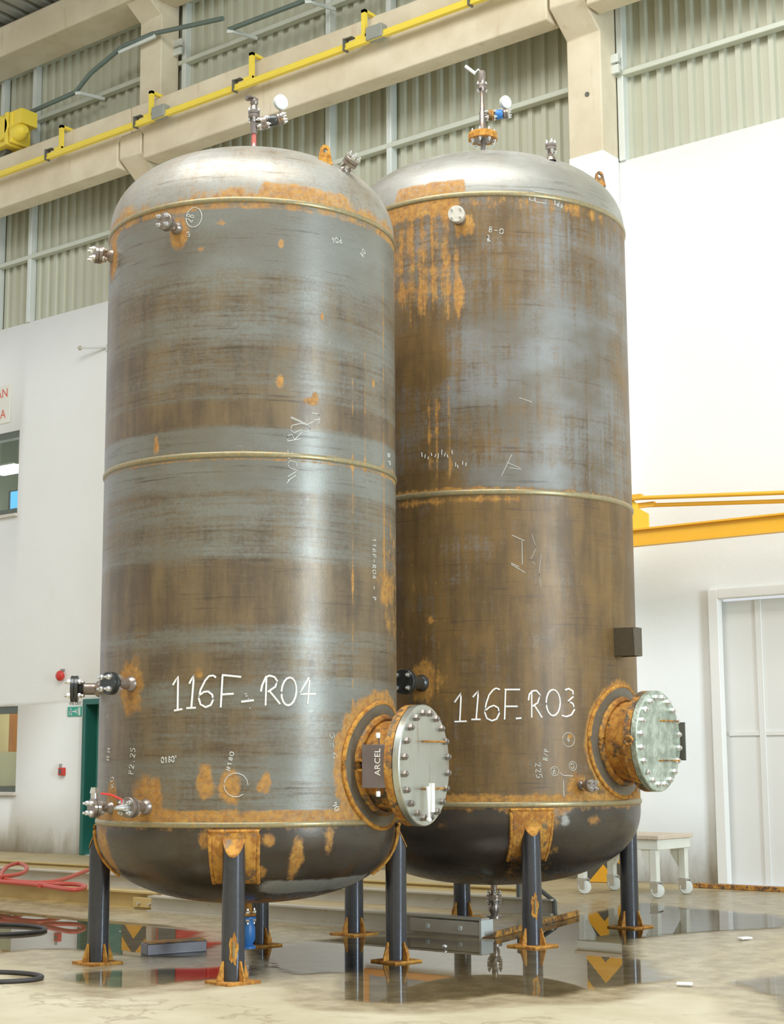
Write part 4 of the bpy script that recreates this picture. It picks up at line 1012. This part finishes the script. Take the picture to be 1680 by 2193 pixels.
def branch(V, z, phi, parent, blue, gl, rp=.018, tilt=12):
    a = V.dir(phi, tilt); o = Vector((0, 0, z)); 
    b = MB(); b.cyl(o, o + a * .20, rp); pz = b.obj('branch_pipe', M['pipe'], parent)
    b = MB(); b.lathe([(.025, .045), (.045, .05), (.045, .068)], 20, axis_m(o, a)); b.lathe([(.045, .072), (.045, .09), (.025, .095)], 20, axis_m(o, a)); b.obj('branch_flange', M['rust_dark'] if blue else M['flange'], parent)
    bolts(parent, o + a * .09, a, .034, 4, BOLT, .5, .8); bolts(parent, o + a * .05, -a, .034, 4, BOLT, .5, .8)
    b = MB()
    b.ball(tuple(o + a * .135), .036); b.lathe([(.034, .105), (.040, .12), (.040, .15), (.034, .165)], 18, axis_m(o, a)); b.obj('ball_valve', M['blue'] if blue else M['flange_dark'], parent)
    b = MB(); b.lathe([(.024, .168), (.042, .172), (.042, .188)], 20, axis_m(o, a)); b.lathe([(.042, .192), (.042, .208), (.02, .212)], 20, axis_m(o, a)); b.obj('branch_flange', M['pipe'], parent)
    bolts(parent, o + a * .208, a, .031, 4, BOLT, .5, .7)
    g = o + a * .19 + UP * .035; h = g + UP * gl
    b = MB(); b.cyl(g - UP * .03, h, .009, n=8); b.obj('gauge_stem', M['pipe'], parent)
    fn = (V.dir(phi - 52) * .95 + UP * -.05).normalized(); hc = h + UP * .045
    b = MB(); b.lathe([(.050, -.018), (.054, 0), (.054, .014), (.048, .018)], 28, axis_m(hc, fn)); gg = b.obj('gauge_case', M['galv'], parent)
    b = MB(); b.lathe([(.046, .0175), (.046, .020)], 28, axis_m(hc, fn)); b.obj('gauge_face', M['gauge'], parent)
branch(LV, 5.655, 84, sp_, False, .04, tilt=14)
# drain valve under the dish
b = MB(); b.cyl((0, 0, .42), (0, 0, .31), .030); b.lathe([(.055, .295), (.055, .312)], 20); dr = b.obj('drain_pipe', M['rust'], LV.t)
b = MB(); b.lathe([(.055, .275), (.055, .291), (.035, .268), (.052, .22), (.052, .15), (.035, .115), (.055, .106), (.055, .09)], 20); b.obj('drain_valve', M['blue'], dr); bolts(dr, (0, 0, .312), (0, 0, 1), .042, 4, BOLT, .5, .9); bolts(dr, (0, 0, .275), (0, 0, -1), .042, 4, BOLT, .5, .9)
# chalk marks
chalk(LV, [[[(-28.161, 1.736), (-26.128, 1.786), (-26.115, 1.587)], [(-27.427, 1.582), (-24.266, 1.59)]], [[(-21.689, 1.742), (-19.952, 1.794), (-20.842, 1.594)], [(-22.634, 1.595), (-19.079, 1.597)]], [[(-11.844, 1.776), (-12.864, 1.788), (-14.391, 1.785), (-15.742, 1.76), (-17.425, 1.705), (-18.079, 1.655), (-17.353, 1.616), (-15.446, 1.599), (-13.584, 1.612), (-12.761, 1.643), (-13.121, 1.673), (-14.664, 1.693), (-16.204, 1.691), (-17.573, 1.674)]], [[(-9.674, 1.79), (-2.883, 1.778)], [(-9.505, 1.787), (-10.048, 1.598)], [(-9.765, 1.674), (-5.46, 1.678)]], [[(-2.804, 1.63), (1.621, 1.639)]], [[(4.064, 1.691), (4.543, 1.73), (5.847, 1.778), (7.172, 1.786), (8.844, 1.778), (9.859, 1.753), (9.2, 1.72), (6.545, 1.689)], [(6.01, 1.784), (5.75, 1.608)], [(7.208, 1.692), (10.914, 1.617)]], [[(16.888, 1.693), (16.801, 1.725), (16.303, 1.752), (15.472, 1.77), (14.44, 1.776), (13.365, 1.77), (12.412, 1.751), (11.721, 1.724), (11.396, 1.692), (11.483, 1.66), (11.968, 1.633), (12.781, 1.615), (13.801, 1.609), (14.875, 1.615), (15.842, 1.633), (16.55, 1.661), (16.888, 1.693)]], [[(21.68, 1.778), (17.944, 1.676), (24.272, 1.68)], [(21.864, 1.764), (21.164, 1.618)]]], 0.0125, None, 'chalk')
chalk(LV, [[[(13.409, 2.981), (16.392, 3.016)], [(13.066, 2.964), (14.281, 2.991)]], [[(13.403, 3.005), (16.564, 3.04)]], [[(17.456, 3.047), (14.262, 3.058), (13.206, 3.083), (14.249, 3.107), (16.372, 3.098), (16.735, 3.072)]], [[(16.364, 3.133), (13.37, 3.118)], [(13.37, 3.118), (13.356, 3.168)], [(14.948, 3.126), (14.939, 3.161)]], [[(13.165, 3.226), (18.131, 3.247)], [(13.339, 3.227), (13.155, 3.259), (14.733, 3.272), (15.804, 3.238)], [(15.804, 3.238), (18.847, 3.292)]], [[(18.3, 3.303), (15.616, 3.282), (14.197, 3.298), (14.895, 3.328), (18.291, 3.344), (21.04, 3.339), (21.976, 3.311), (20.679, 3.291), (18.3, 3.303)]], [[(14.176, 3.375), (20.301, 3.338), (23.285, 3.364)], [(14.527, 3.381), (20.3, 3.344)]], [[(22.522, 3.416), (25.579, 3.415), (25.392, 3.352)], [(23.283, 3.372), (25.971, 3.383)]]], 0.005, None, 'chalk_thin')
chalk_text(LV, '116F-R04 - P', 52.5, 2.68, .040, .034, -90, .005)
chalk_text(LV, '0180o', -32.5, 1.27, .035, .024, 4, .007)
chalk_text(LV, 'P2.25', -46.0, 1.20, .045, .034, 84, .006)
chalk_text(LV, 'BB', -63, 1.28, .04, .05, 80, .006); chalk_text(LV, 'R0', -58, 1.12, .04, .04, 100, .006)
chalk_text(LV, 'N180', -6.5, 1.22, .025, .030, 78, .006); chalk_text(LV, '90', 31.0, 1.02, .035, .03, -60, .007)
chalk_text(LV, 'No o', -1.8, 1.68, .022, .028, -80, .004)
chalk_text(LV, '5-6', 30, 1.45, .03, .06, -80, .004)
chalk_text(LV, '90B', 31, 4.54, .035, .030, 10, .006); chalk_text(LV, 'B0', 47, 4.50, .035, .03, 60, .006)
chalk(LV, [[(-22.5 + 3.2 * math.cos(t / 14 * 2 * PI), 4.665 + .065 * math.sin(t / 14 * 2 * PI)) for t in range(15)]], .005, None, 'chalk_thin'); chalk_text(LV, '2B', -23.4, 4.63, .05, .03, 70, .005); chalk_text(LV, '3', -25, 4.54, .03, .03, 20, .006)
chalk(LV, [[(-4.4 + 4.2 * math.cos(t / 14 * 2 * PI), 1.14 + .07 * math.sin(t / 14 * 2 * PI)) for t in range(13)]], .005, None, 'chalk_thin')
chalk_text(LV, 'BP', 66, 3.27, .05, .05, -80, .005)
# chalk on the front-left leg is a small mark
# --- right tank
RV = Vessel((4.9970, -5.0130), 1.1235, 'farther rust-streaked steel pressure tank chalk-marked 116F-R03, behind on the right')
rz, rm, rt_ = .970, 3.187, 5.427
RTOP = (RV.r, rt_, .60, .0); RBOT = (RV.r, rz, .578, .04)
def r_shell(mk, P, Z, R):
    r = RV.r; R_m = mk[..., 0]; G = mk[..., 1]; B = mk[..., 2]
    G += .62 + .22 * (Z < rm)
    G -= side(P, -12, 60, 16) * bandz(Z, 3.75, 4.55, .34, .25) + side(P, 0, 70, 14) * bandz(Z, 3.28, 3.7, .22, .15) + side(P, 20, 80, 14) * bandz(Z, 4.4, 5.2, .16, .2)
    G -= side(P, -5, 32, 8) * bandz(Z, 3.225, 3.36, .45, .03)
    R_m += side(P, -70, -11, 6) * bandz(Z, 4.5, 5.5, .50, .3) + side(P, -70, -3, 10) * bandz(Z, 3.2, 4.0, .27, .2) + side(P, -60, -8, 14) * bandz(Z, 1.1, 2.9, .27, .5)
    G += side(P, -70, -14, 10) * (bandz(Z, 4.05, 4.35, .5, .2) + bandz(Z, 3.22, 3.34, .6, .08))
    R_m += bandz(Z, 5.30, 5.42, .45, .06) + bandz(Z, 3.20, 3.23, .6, .03) + bandz(Z, 3.10, 3.165, .6, .05) * side(P, -70, 15, 14) + bandz(Z, rz, rz + .08, .70, .05)
    for ph, z, w, h, st in ((-7.5, 5.20, .07, .10, 1), (-25, 1.83, .13, .14, 1), (33, 1.10, .09, .09, .9), (-22, 2.27, .03, .03, .9), (34, 5.38, .03, .02, .9), (-9.5, 4.65, .05, .12, .8), (30, 1.45, .025, .025, .9)): R_m[:] = np.maximum(R_m, blob(P, Z, r, ph, z, w, h, st))
    d = np.hypot(np.radians(P - 58.5) * r, Z - 1.41); R_m[:] = np.maximum(R_m, np.clip(.9 - np.abs(d - .41) / .08, 0, 1))
    for ph, z0, z1, st in ((-10.5, 4.5, 5.1, .5), (-14, 3.2, 4.9, .28), (-19, 3.2, 3.9, .35), (-22, 3.3, 3.9, .3), (2, 3.2, 3.7, .3), (-5, 3.3, 3.95, .2), (12, 3.2, 3.9, .25)): R_m += np.exp(-((P - ph) * .017 * r / .016) ** 2) * bandz(Z, z0, z1, st, .3)
    B += bandz(Z, 3.22, 3.30, .30, .03) * side(P, 2, 30, 8)
    for ph, z, w, h in ((14, 4.0, .10, .12), (25, 3.86, .16, .08), (12, 4.45, .07, .05), (20, 3.55, .10, .06), (24, 1.75, .10, .14), (50, 3.2, .06, .06)): B[:] = np.maximum(B, blob(P, Z, r, ph, z, w, h, .38))
zz = np.linspace(rz, rt_, 170)
RV.revolve('shell', [(RV.r, z) for z in zz], M['shell_brown'], r_shell)
def r_top(mk, P, Z, R):
    mk[..., 0] += np.clip(1 - (Z - rt_) / .10, 0, 1) * .30 + bandz(Z, rt_, rt_ + .13, .8, .05) * side(P, -36, -7, 2) + .25 * np.clip(1 - (Z - rt_) / .2, 0, 1) * side(P, -60, -30, 8)
    mk[..., 1] += .25; mk[..., 2] += .34 + .3 * np.clip((Z - rt_ - .2) / .3, 0, 1)
RV.revolve('top_head', head_prof(*RTOP, 1), M['dome_grey'], r_top)
def r_bot(mk, P, Z, R):
    mk[..., 0] += np.clip(1 - (rz - Z) / .09, 0, 1) * .75 + np.clip((.55 - Z) / .1, 0, 1) * .45 + side(P, 5, 28, 5) * bandz(Z, .5, .95, .45, .1); mk[..., 1] += .45
    for ph, z, w, h, st in ((14, .85, .16, .2, .7), (40, .85, .08, .06, .6), (-20, .84, .1, .04, .5)): mk[..., 0] = np.maximum(mk[..., 0], blob(P, Z, RV.r, ph, z, w, h, st))
    mk[..., 2] += blob(P, Z, RV.r, 27, .86, .05, .08, .7)
RV.revolve('bottom_head', head_prof(*RBOT, -1), M['dish_dark'], r_bot)
for z in (rz, rm, rt_): seam(RV, z, .008, .019)
for ph, pt in ((14.1, True), (104.1, False), (194.1, False), (284.1, False)):
    leg(RV, ph, 1.078, .070, .128, 36, True, RBOT, .30, (.76, .91), (16, .28) if pt else None)
nozzle(RV, RV.p(-9.2, RV.r, 5.235), RV.dir(-9.2, -2), .15, .030, .062, mf='flange_light', bs=.55)
nozzle(RV, RV.p(-26.2, RV.r, 1.826), RV.dir(-26.2), .27, .045, .088, mf='flange_dark', mp='flange_dark', bs=1.1)
nozzle(RV, RV.p(34.2, RV.r, 1.10), RV.dir(34.2), .125, .022, .045, bs=.9)
neckR, covR, mtR, F0R, tfR = manhole(RV, 58.5, 1.41, .29, .397, .285, .362, 20, 'cover_film', BOLT_BIG2)
axR = RV.dir(58.5); eR = RV.dir(58.5 + 90); orgR = Vector((0, 0, 1.41))
bar_handle(.145, .03, .27, .03, .007, 'rust_dark', axR, eR, orgR, RV.r + .29, covR); bar_handle(-.14, .0, .27, .03, .007, 'rust_dark', axR, eR, orgR, RV.r + .29, covR)
A = orgR + axR * (RV.r + .26)
b = MB(); b.box((-.03, -.14, -.006), (.05, .14, .006), Matrix.Translation(A + eR * .405) @ Matrix((axR, UP, eR)).transposed().to_4x4())
for zq in (.07, -.07): b.cyl(A + eR * .34 + UP * zq, A + eR * .41 + UP * zq, .016, n=8)
b.obj('hinge_plate', M['dark'], covR)
b = MB(); b.tube([A - axR * .02 - eR * .385 + (axR * math.cos(q * PI / 6) + UP * math.sin(q * PI / 6)) * .030 for q in range(12)], .011, 7, True); b.obj('lifting_eye', M['rust_dark'], covR)
lug(RV, 73, .96, head_z(*RTOP, 1, .96), .10, .13, 15)
nozzle(RV, RV.p(34.1, .927, head_z(*RTOP, 1, .927)), (0, 0, 1), .125, .020, .043, bs=.8)
# stand pipe with flanges, valve and gauge
b = MB(); b.cyl((0, 0, 5.98), (0, 0, 6.30), .019); b.lathe([(.03, 6.285), (.118, 6.29), (.118, 6.315)], 32); spR = b.obj('stand_pipe', M['pipe'], RV.t)
b = MB(); b.lathe([(.118, 6.320), (.118, 6.345), (.04, 6.352)], 32); b.obj('top_flange', M['rust'], spR)
b = MB(); b.lathe([(.119, 6.288), (.119, 6.318)], 32); b.obj('lower_flange', M['rust'], spR)
bolts(spR, (0, 0, 6.345), (0, 0, 1), .098, 8, BOLT, .5, .7); bolts(spR, (0, 0, 6.290), (0, 0, -1), .098, 8, BOLT, .5, .9)
b = MB(); b.lathe([(.026, 6.35), (.026, 6.53), (.021, 6.54), (.021, 6.60), (.016, 6.62), (.016, 6.73)], 18); b.obj('riser_pipe', M['pipe'], spR)
b = MB(); b.lathe([(.022, 6.722), (.042, 6.73), (.042, 6.748)], 20); b.lathe([(.042, 6.752), (.042, 6.77), (.022, 6.78), (.030, 6.83), (.030, 6.88), (.02, 6.89)], 20); b.obj('vent_valve', M['flange'], spR)
bolts(spR, (0, 0, 6.77), (0, 0, 1), .033, 4, BOLT, .5, .7); bolts(spR, (0, 0, 6.73), (0, 0, -1), .033, 4, BOLT, .5, .7)
hv = RV.rt * -1.0
b = MB(); b.tube([Vector((0, 0, 6.875)) + hv * .0, Vector((0, 0, 6.905)) + hv * .03, Vector((0, 0, 6.87)) + hv * .06], .006, 6); b.cyl(Vector((0, 0, 6.868)) + hv * .055, Vector((0, 0, 6.935)) + hv * .135, .014); b.obj('valve_lever', M['white'], spR)
branch(RV, 6.50, 92, spR, True, .02, tilt=4)
# drain pipe under the dish
b = MB(); b.cyl((0, 0, .40), (0, 0, .27), .024); b.lathe([(.024, .275), (.058, .27), (.058, .252)], 20); b.lathe([(.058, .247), (.058, .23), (.026, .225), (.040, .19), (.040, .15), (.026, .12), (.058, .115), (.058, .095)], 20); drR = b.obj('drain_pipe', M['flange'], RV.t)
bolts(drR, (0, 0, .27), (0, 0, 1), .043, 4, BOLT, .5, .9); bolts(drR, (0, 0, .23), (0, 0, -1), .043, 4, BOLT, .5, .9)
# plate bracket standing off the shell
b = MB(); A = RV.p(57, RV.r, 2.13); a = RV.dir(57); e_ = RV.dir(147); mB = Matrix.Translation(A) @ Matrix((a, e_, UP)).transposed().to_4x4()
b.box((-.03, -.062, -.105), (.165, -.054, .105), mB); b.box((-.03, .054, -.105), (.165, .062, .105), mB); b.box((.157, -.062, -.105), (.165, .062, .105), mB); b.obj('plate_bracket', M['bracket'], RV.t, None, .004)
chalk(RV, [[[(-13.273, 1.685), (-10.812, 1.75), (-11.451, 1.55)], [(-13.354, 1.548), (-8.886, 1.55)]], [[(-6.569, 1.719), (-4.512, 1.765), (-5.494, 1.562)], [(-7.181, 1.562), (-3.813, 1.562)]], [[(3.215, 1.77), (1.88, 1.78), (0.866, 1.77), (-0.67, 1.735), (-1.716, 1.679), (-2.434, 1.614), (-1.63, 1.568), (0.198, 1.552), (1.88, 1.564), (2.917, 1.607), (2.443, 1.643), (0.949, 1.659), (-0.565, 1.649), (-1.922, 1.627)]], [[(4.896, 1.77), (10.488, 1.77)], [(5.23, 1.767), (4.724, 1.561)], [(4.967, 1.652), (9.529, 1.652)]], [[(8.774, 1.567), (10.818, 1.57)]], [[(13.514, 1.694), (13.902, 1.737), (14.97, 1.76), (16.554, 1.763), (17.938, 1.731), (16.996, 1.678), (15.039, 1.653)], [(14.795, 1.76), (14.611, 1.573)], [(15.744, 1.658), (18.485, 1.573)]], [[(25.783, 1.679), (25.609, 1.714), (25.028, 1.744), (24.134, 1.764), (23.07, 1.771), (22.0, 1.764), (21.086, 1.744), (20.461, 1.714), (20.215, 1.678), (20.384, 1.643), (20.941, 1.614), (21.807, 1.594), (22.856, 1.587), (23.932, 1.594), (24.87, 1.614), (25.522, 1.644), (25.783, 1.679)]], [[(27.825, 1.769), (29.416, 1.779), (31.206, 1.763), (31.355, 1.723), (29.099, 1.69), (31.083, 1.674), (31.844, 1.634), (30.368, 1.594), (28.169, 1.581), (26.246, 1.59)]]], 0.0125, None, 'chalk')
chalk_text(RV, '225', 15.5, 1.26, .04, .040, -85, .006); chalk_text(RV, 'B/P', 20.2, 1.27, .035, .030, 80, .006)
for ph, z, q in ((23, 1.20, 'B'), (30.5, 1.235, '0'), (29, 1.42, '4')):
    rr = .032 if q != '4' else .05
    chalk(RV, [[(ph + math.degrees(rr / RV.r) * math.cos(t / 14 * 2 * PI), z + rr * math.sin(t / 14 * 2 * PI)) for t in range(15)]], .004, None, 'chalk_thin'); chalk_text(RV, q, ph - 1.0, z - .018, .036, .04, 0, .005)
chalk(RV, [[(26.5, 1.02), (26.5, 1.17), (30.5, 1.165)], [(26.5, 1.17), (25, 1.19)]], .006, None, 'chalk_thin')
chalk(RV, [[(8.5, 2.87), (13.2, 2.83)], [(12.2, 2.83), (12.2, 2.66)], [(8.0, 2.66), (13.2, 2.60)], [(8.0, 2.67), (11, 2.64)]], .005, None, 'chalk_thin')
chalk(RV, [[(16, 2.88), (17.5, 2.78), (15.5, 2.70), (17, 2.66)], [(19.5, 2.74), (18.5, 2.6), (19, 2.5)]], .003, None, 'chalk_thin')
chalk(RV, [[(5, 3.30), (9, 3.46)], [(7, 3.40), (12, 3.36)], [(8, 3.36), (12.5, 3.35)], [(12, 3.88), (17, 3.85)]], .004, None, 'chalk_thin')
for i in range(14):
    ph = -25 + 1.3 * i + random.uniform(-.3, .3); z = 3.47 - .012 * (i % 3) + (-.08 if i > 9 else 0); chalk(RV, [[(ph, z), (ph + random.uniform(-.3, .6), z + random.uniform(.02, .04))]], .007, None, 'chalk_thin')
chalk_text(RV, 'B-0', 1.5, 5.13, .04, .04, -10, .006); chalk_text(RV, 'R', 1.2, 5.05, .05, .03, 10, .008)
for ph, z in ((18.5, 5.43), (22, 5.42), (29, 5.42)):
    dp = 2.2 if ph == 22 else .9
    chalk(RV, [[(ph - dp, z - .045), (ph - dp, z + .035), (ph + dp, z + .03), (ph + dp, z - .05), (ph - dp, z - .045)]], .006, None, 'chalk_thin')
chalk_text(RV, 'BB', 29, 5.36, .03, .03, -8, .005)


# ------------------------------------------------------------------ things on the floor
def ibeam(x0, x1, y, h, w, wt=.012, ft=.014):
    b = MB(); b.box((x0, y - w / 2, 0), (x1, y + w / 2, ft)); b.box((x0, y - wt / 2, ft), (x1, y + wt / 2, h - ft)); b.box((x0, y - w * .42, h - ft), (x1, y + w * .42, h)); return b
tA = thing('track_beam', 'long pale steel track beam on the wet floor passing under the tanks, nearer one', 'beam', (0, 0, 0))
ibeam(-3.2, 1.62, -5.28, .15, .13).obj('beam_length', M['rail'], tA)
ibeam(1.63, 5.19, -5.40, .135, .12).obj('beam_length', M['rail_grey'], tA)
b = MB(); b.box((1.35, -5.365, .02), (1.66, -5.325, .105)); b.obj('splice_plate', M['rail'], tA, None, .003)
for x in (1.43, 1.57): MB().lathe([(.014, 0), (.014, .018)], 6, axis_m((x, -5.365, .055), (0, -1, 0))).obj('bolt', M['rail_grey'], tA)
b = MB(); b.box((4.55, -5.478, .015), (5.19, -5.446, .11)); b.obj('splice_plate', M['rail_grey'], tA, None, .003)
for x in (4.72, 5.02): MB().lathe([(.018, 0), (.018, .012)], 6, axis_m((x, -5.478, .06), (0, -1, 0))).obj('bolt', M['galv'], tA)
MB().box((5.192, -5.48, .0), (5.21, -5.33, .125)).obj('end_plate', M['galv'], tA)
tB = thing('track_beam', 'long pale steel track beam behind the nearer one, ending in a triangular stop', 'beam', (0, 0, 0))
ibeam(-6.5, 4.66, -3.66, .13, .13).obj('beam_length', M['rail_grey'], tB)
b = MB(); b.cyl((4.30, -3.66, .118), (4.30, -3.66, .34), .022, n=8); b.cyl((4.30, -3.66, .335), (4.66, -3.66, .11), .02, n=8); b.cyl((4.66, -3.66, .11), (4.66, -3.66, .0), .022, n=8); b.obj('end_stop', M['dark'], tB)
tag(ibeam(-6.5, 3.2, -1.95, .05, .10).obj('track_beam', M['rail'], None), 'low pale steel track beam nearest the white wall', 'beam')
t = thing('angle_bar', 'rusty angle bar lying between the ends of the two track beams', 'bar', (5.26, -5.46, 0))
mt = axis_m((0, 0, .0), (-.42, 1.80, 0))
b = MB(); b.box((-.05, 0, 0), (.05, .008, 1.86), mt); b.box((-.05, 0, 0), (-.042, .05, 1.86), mt); b.obj('angle', M['rust_dark'], t, (0, 0, .001))
# timber-topped steel block in the puddle under the left tank
t = thing('steel_block', 'dirty grey steel block lying in the puddle under the left tank', 'block', (0, 0, 0))
MB().prism([(4.05, -7.68), (4.19, -7.26), (4.03, -7.17), (3.90, -7.60)], 0, .075).obj('block', M['block'], t, None, .006)
MB().prism([(4.045, -7.675), (4.185, -7.262), (4.032, -7.178), (3.905, -7.598)], .0755, .080).obj('rusted_top', M['rust_dark'], t)
t.location = (0, 0, .001)
# red hose over the beams
def px_hose(pts, r): return MB().tube(catmull(pts), r, 8)
def catmull(pts, k=8, closed=False):
    P = [Vector(p) for p in pts]; n = len(P); out = []
    for i in range(n if closed else n - 1):
        p0 = P[i - 1] if (closed or i > 0) else P[0]; p1 = P[i]; p2 = P[(i + 1) % n]; p3 = P[(i + 2) % n] if (closed or i < n - 2) else P[-1]
        for q in range(k):
            t_ = q / k; out.append(.5 * ((2 * p1) + (p2 - p0) * t_ + (2 * p0 - 5 * p1 + 4 * p2 - p3) * t_ ** 2 + (3 * p1 - p0 - 3 * p2 + p3) * t_ ** 3))
    if not closed: out.append(P[-1])
    return out
h = thing('air_hose', 'red rubber hose looped over the track beams left of the left tank', 'hose')
px_hose([(-1.081, -5.27, 0.178), (-0.638, -5.274, 0.178), (-0.1, -5.42, 0.178), (0.13, -5.333, 0.178), (-0.109, -4.911, 0.178), (-0.878, -3.973, 0.178)], .021).obj('hose_run', M['hose'], h)
px_hose([(-0.638, -5.493, 0.182), (-0.287, -5.545, 0.182), (0.334, -5.606, 0.182), (1.011, -5.794, 0.182), (1.017, -5.662, 0.182), (0.827, -5.467, 0.182), (0.591, -5.36, 0.182), (0.421, -5.408, 0.182), (0.36, -5.52, 0.182), (0.438, -5.669, 0.182)], .021).obj('hose_run', M['hose'], h)
px_hose([(-0.422, -5.442, 0.205), (-0.999, -4.973, 0.205), (-1.726, -4.339, 0.205), (-2.079, -3.915, 0.205), (-1.494, -4.273, 0.205), (-0.819, -4.851, 0.205), (-0.589, -5.174, 0.205), (-0.559, -5.308, 0.205), (-0.496, -5.493, 0.205)], .021).obj('hose_run', M['hose'], h)
tag(MB().tube(catmull([(2.202, -7.026, 0.014), (2.268, -7.1, 0.014), (2.304, -7.186, 0.014), (2.307, -7.278, 0.014), (2.278, -7.37, 0.014), (2.219, -7.458, 0.014), (2.134, -7.534, 0.014), (2.029, -7.595, 0.014), (1.909, -7.637, 0.014), (1.783, -7.656, 0.014), (1.658, -7.652, 0.014), (1.542, -7.623, 0.014), (1.444, -7.572, 0.014), (1.37, -7.502, 0.014), (1.327, -7.416, 0.014), (1.318, -7.321, 0.014), (1.344, -7.223, 0.014), (1.404, -7.13, 0.014), (1.493, -7.048, 0.014), (1.606, -6.984, 0.014), (1.734, -6.943, 0.014), (1.866, -6.926, 0.014), (1.994, -6.936, 0.014), (2.109, -6.97, 0.014)], 4, True), .014, 8, True).obj('cable_loop', M['rubber']), 'black cable loop lying in the far left puddle', 'cable', None)
tag(MB().tube(catmull([(4.399, -8.845, 0.014), (4.437, -8.891, 0.014), (4.452, -8.948, 0.014), (4.444, -9.013, 0.014), (4.413, -9.08, 0.014), (4.362, -9.145, 0.014), (4.293, -9.205, 0.014), (4.213, -9.256, 0.014), (4.124, -9.293, 0.014), (4.034, -9.316, 0.014), (3.947, -9.322, 0.014), (3.871, -9.31, 0.014), (3.809, -9.281, 0.014), (3.767, -9.237, 0.014), (3.748, -9.18, 0.014), (3.753, -9.115, 0.014), (3.783, -9.045, 0.014), (3.835, -8.976, 0.014), (3.906, -8.913, 0.014), (3.992, -8.861, 0.014), (4.084, -8.823, 0.014), (4.178, -8.801, 0.014), (4.265, -8.798, 0.014), (4.341, -8.813, 0.014)], 4, True), .014, 8, True).obj('cable_loop', M['rubber']), 'black cable loop lying on the dry floor at the lower left', 'cable', None)
# white work cart by the wall
ct = thing('work_cart', 'small cream work cart on casters in front of the hazard striped column', 'cart', (0, 0, 0))
X0, X1, Y0, Y1 = 3.70, 4.50, -1.69, -1.14
b = MB(); b.box((X0 - .06, Y0 - .04, .44), (X1 + .06, Y1 + .04, .535)); b.obj('apron', M['cart'], ct, None, .006)
MB().box((X0 - .08, Y0 - .06, .536), (X1 + .08, Y1 + .06, .575)).obj('cart_top', M['cart_top'], ct, None, .005)
for sx, sy in ((0, 0), (1, 0), (0, 1), (1, 1)):
    x = X1 if sx else X0; y = Y1 if sy else Y0; ix = -1 if sx else 1
    b = MB(); b.box((x - .035, y - .035, .15), (x + .035, y + .035, .44))
    b.prism([(x + ix * .03, .44), (x + ix * .13, .44), (x + ix * .12, .38), (x + ix * .03, .24)], -.03, .03, Matrix(((1, 0, 0, 0), (0, 0, 1, y), (0, 1, 0, 0), (0, 0, 0, 1))))
    lg = b.obj('leg', M['cart'], ct, None, .004)
    b = MB(); b.box((x - .045, y - .045, .138), (x + .045, y + .045, .15)); b.box((x - .03, y - .055, .05), (x + .05, y - .045, .138)); b.box((x - .03, y + .045, .05), (x + .05, y + .055, .138)); b.obj('caster_fork', M['bolt'], lg)
    b = MB(); b.lathe([(.03, -.035), (.06, -.03), (.066, -.015), (.066, .015), (.06, .03), (.03, .035)], 20, axis_m((x + .02, y, .066), (.55, -.83, 0))); b.obj('caster_wheel', M['caster'], lg)
# scraps on the floor
for (x, y, s_, a, lb) in ((7.608, -6.84, .045, .4, 'white paper scrap on the damp floor in front of the right tank'), (6.795, -4.463, .05, 1.2, 'white paper scrap on the floor right of the right tank'), ):
    b = MB(); b.box((-s_, -s_ * .6, 0), (s_, s_ * .6, .014), Matrix.Translation((x, y, .006)) @ Matrix.Rotation(a, 4, 'Z')); tag(b.obj('paper_scrap', M['scrap'], None, None, .004), lb, 'scrap')
tag(MB().ball((0, 0, .016), .018, 10, 6, (1, 1, .8)).obj('steel_nut', M['bolt'], None, (5.42, -6.20, .004)), 'small shiny pebble of steel in the puddle between the tanks', 'nut')
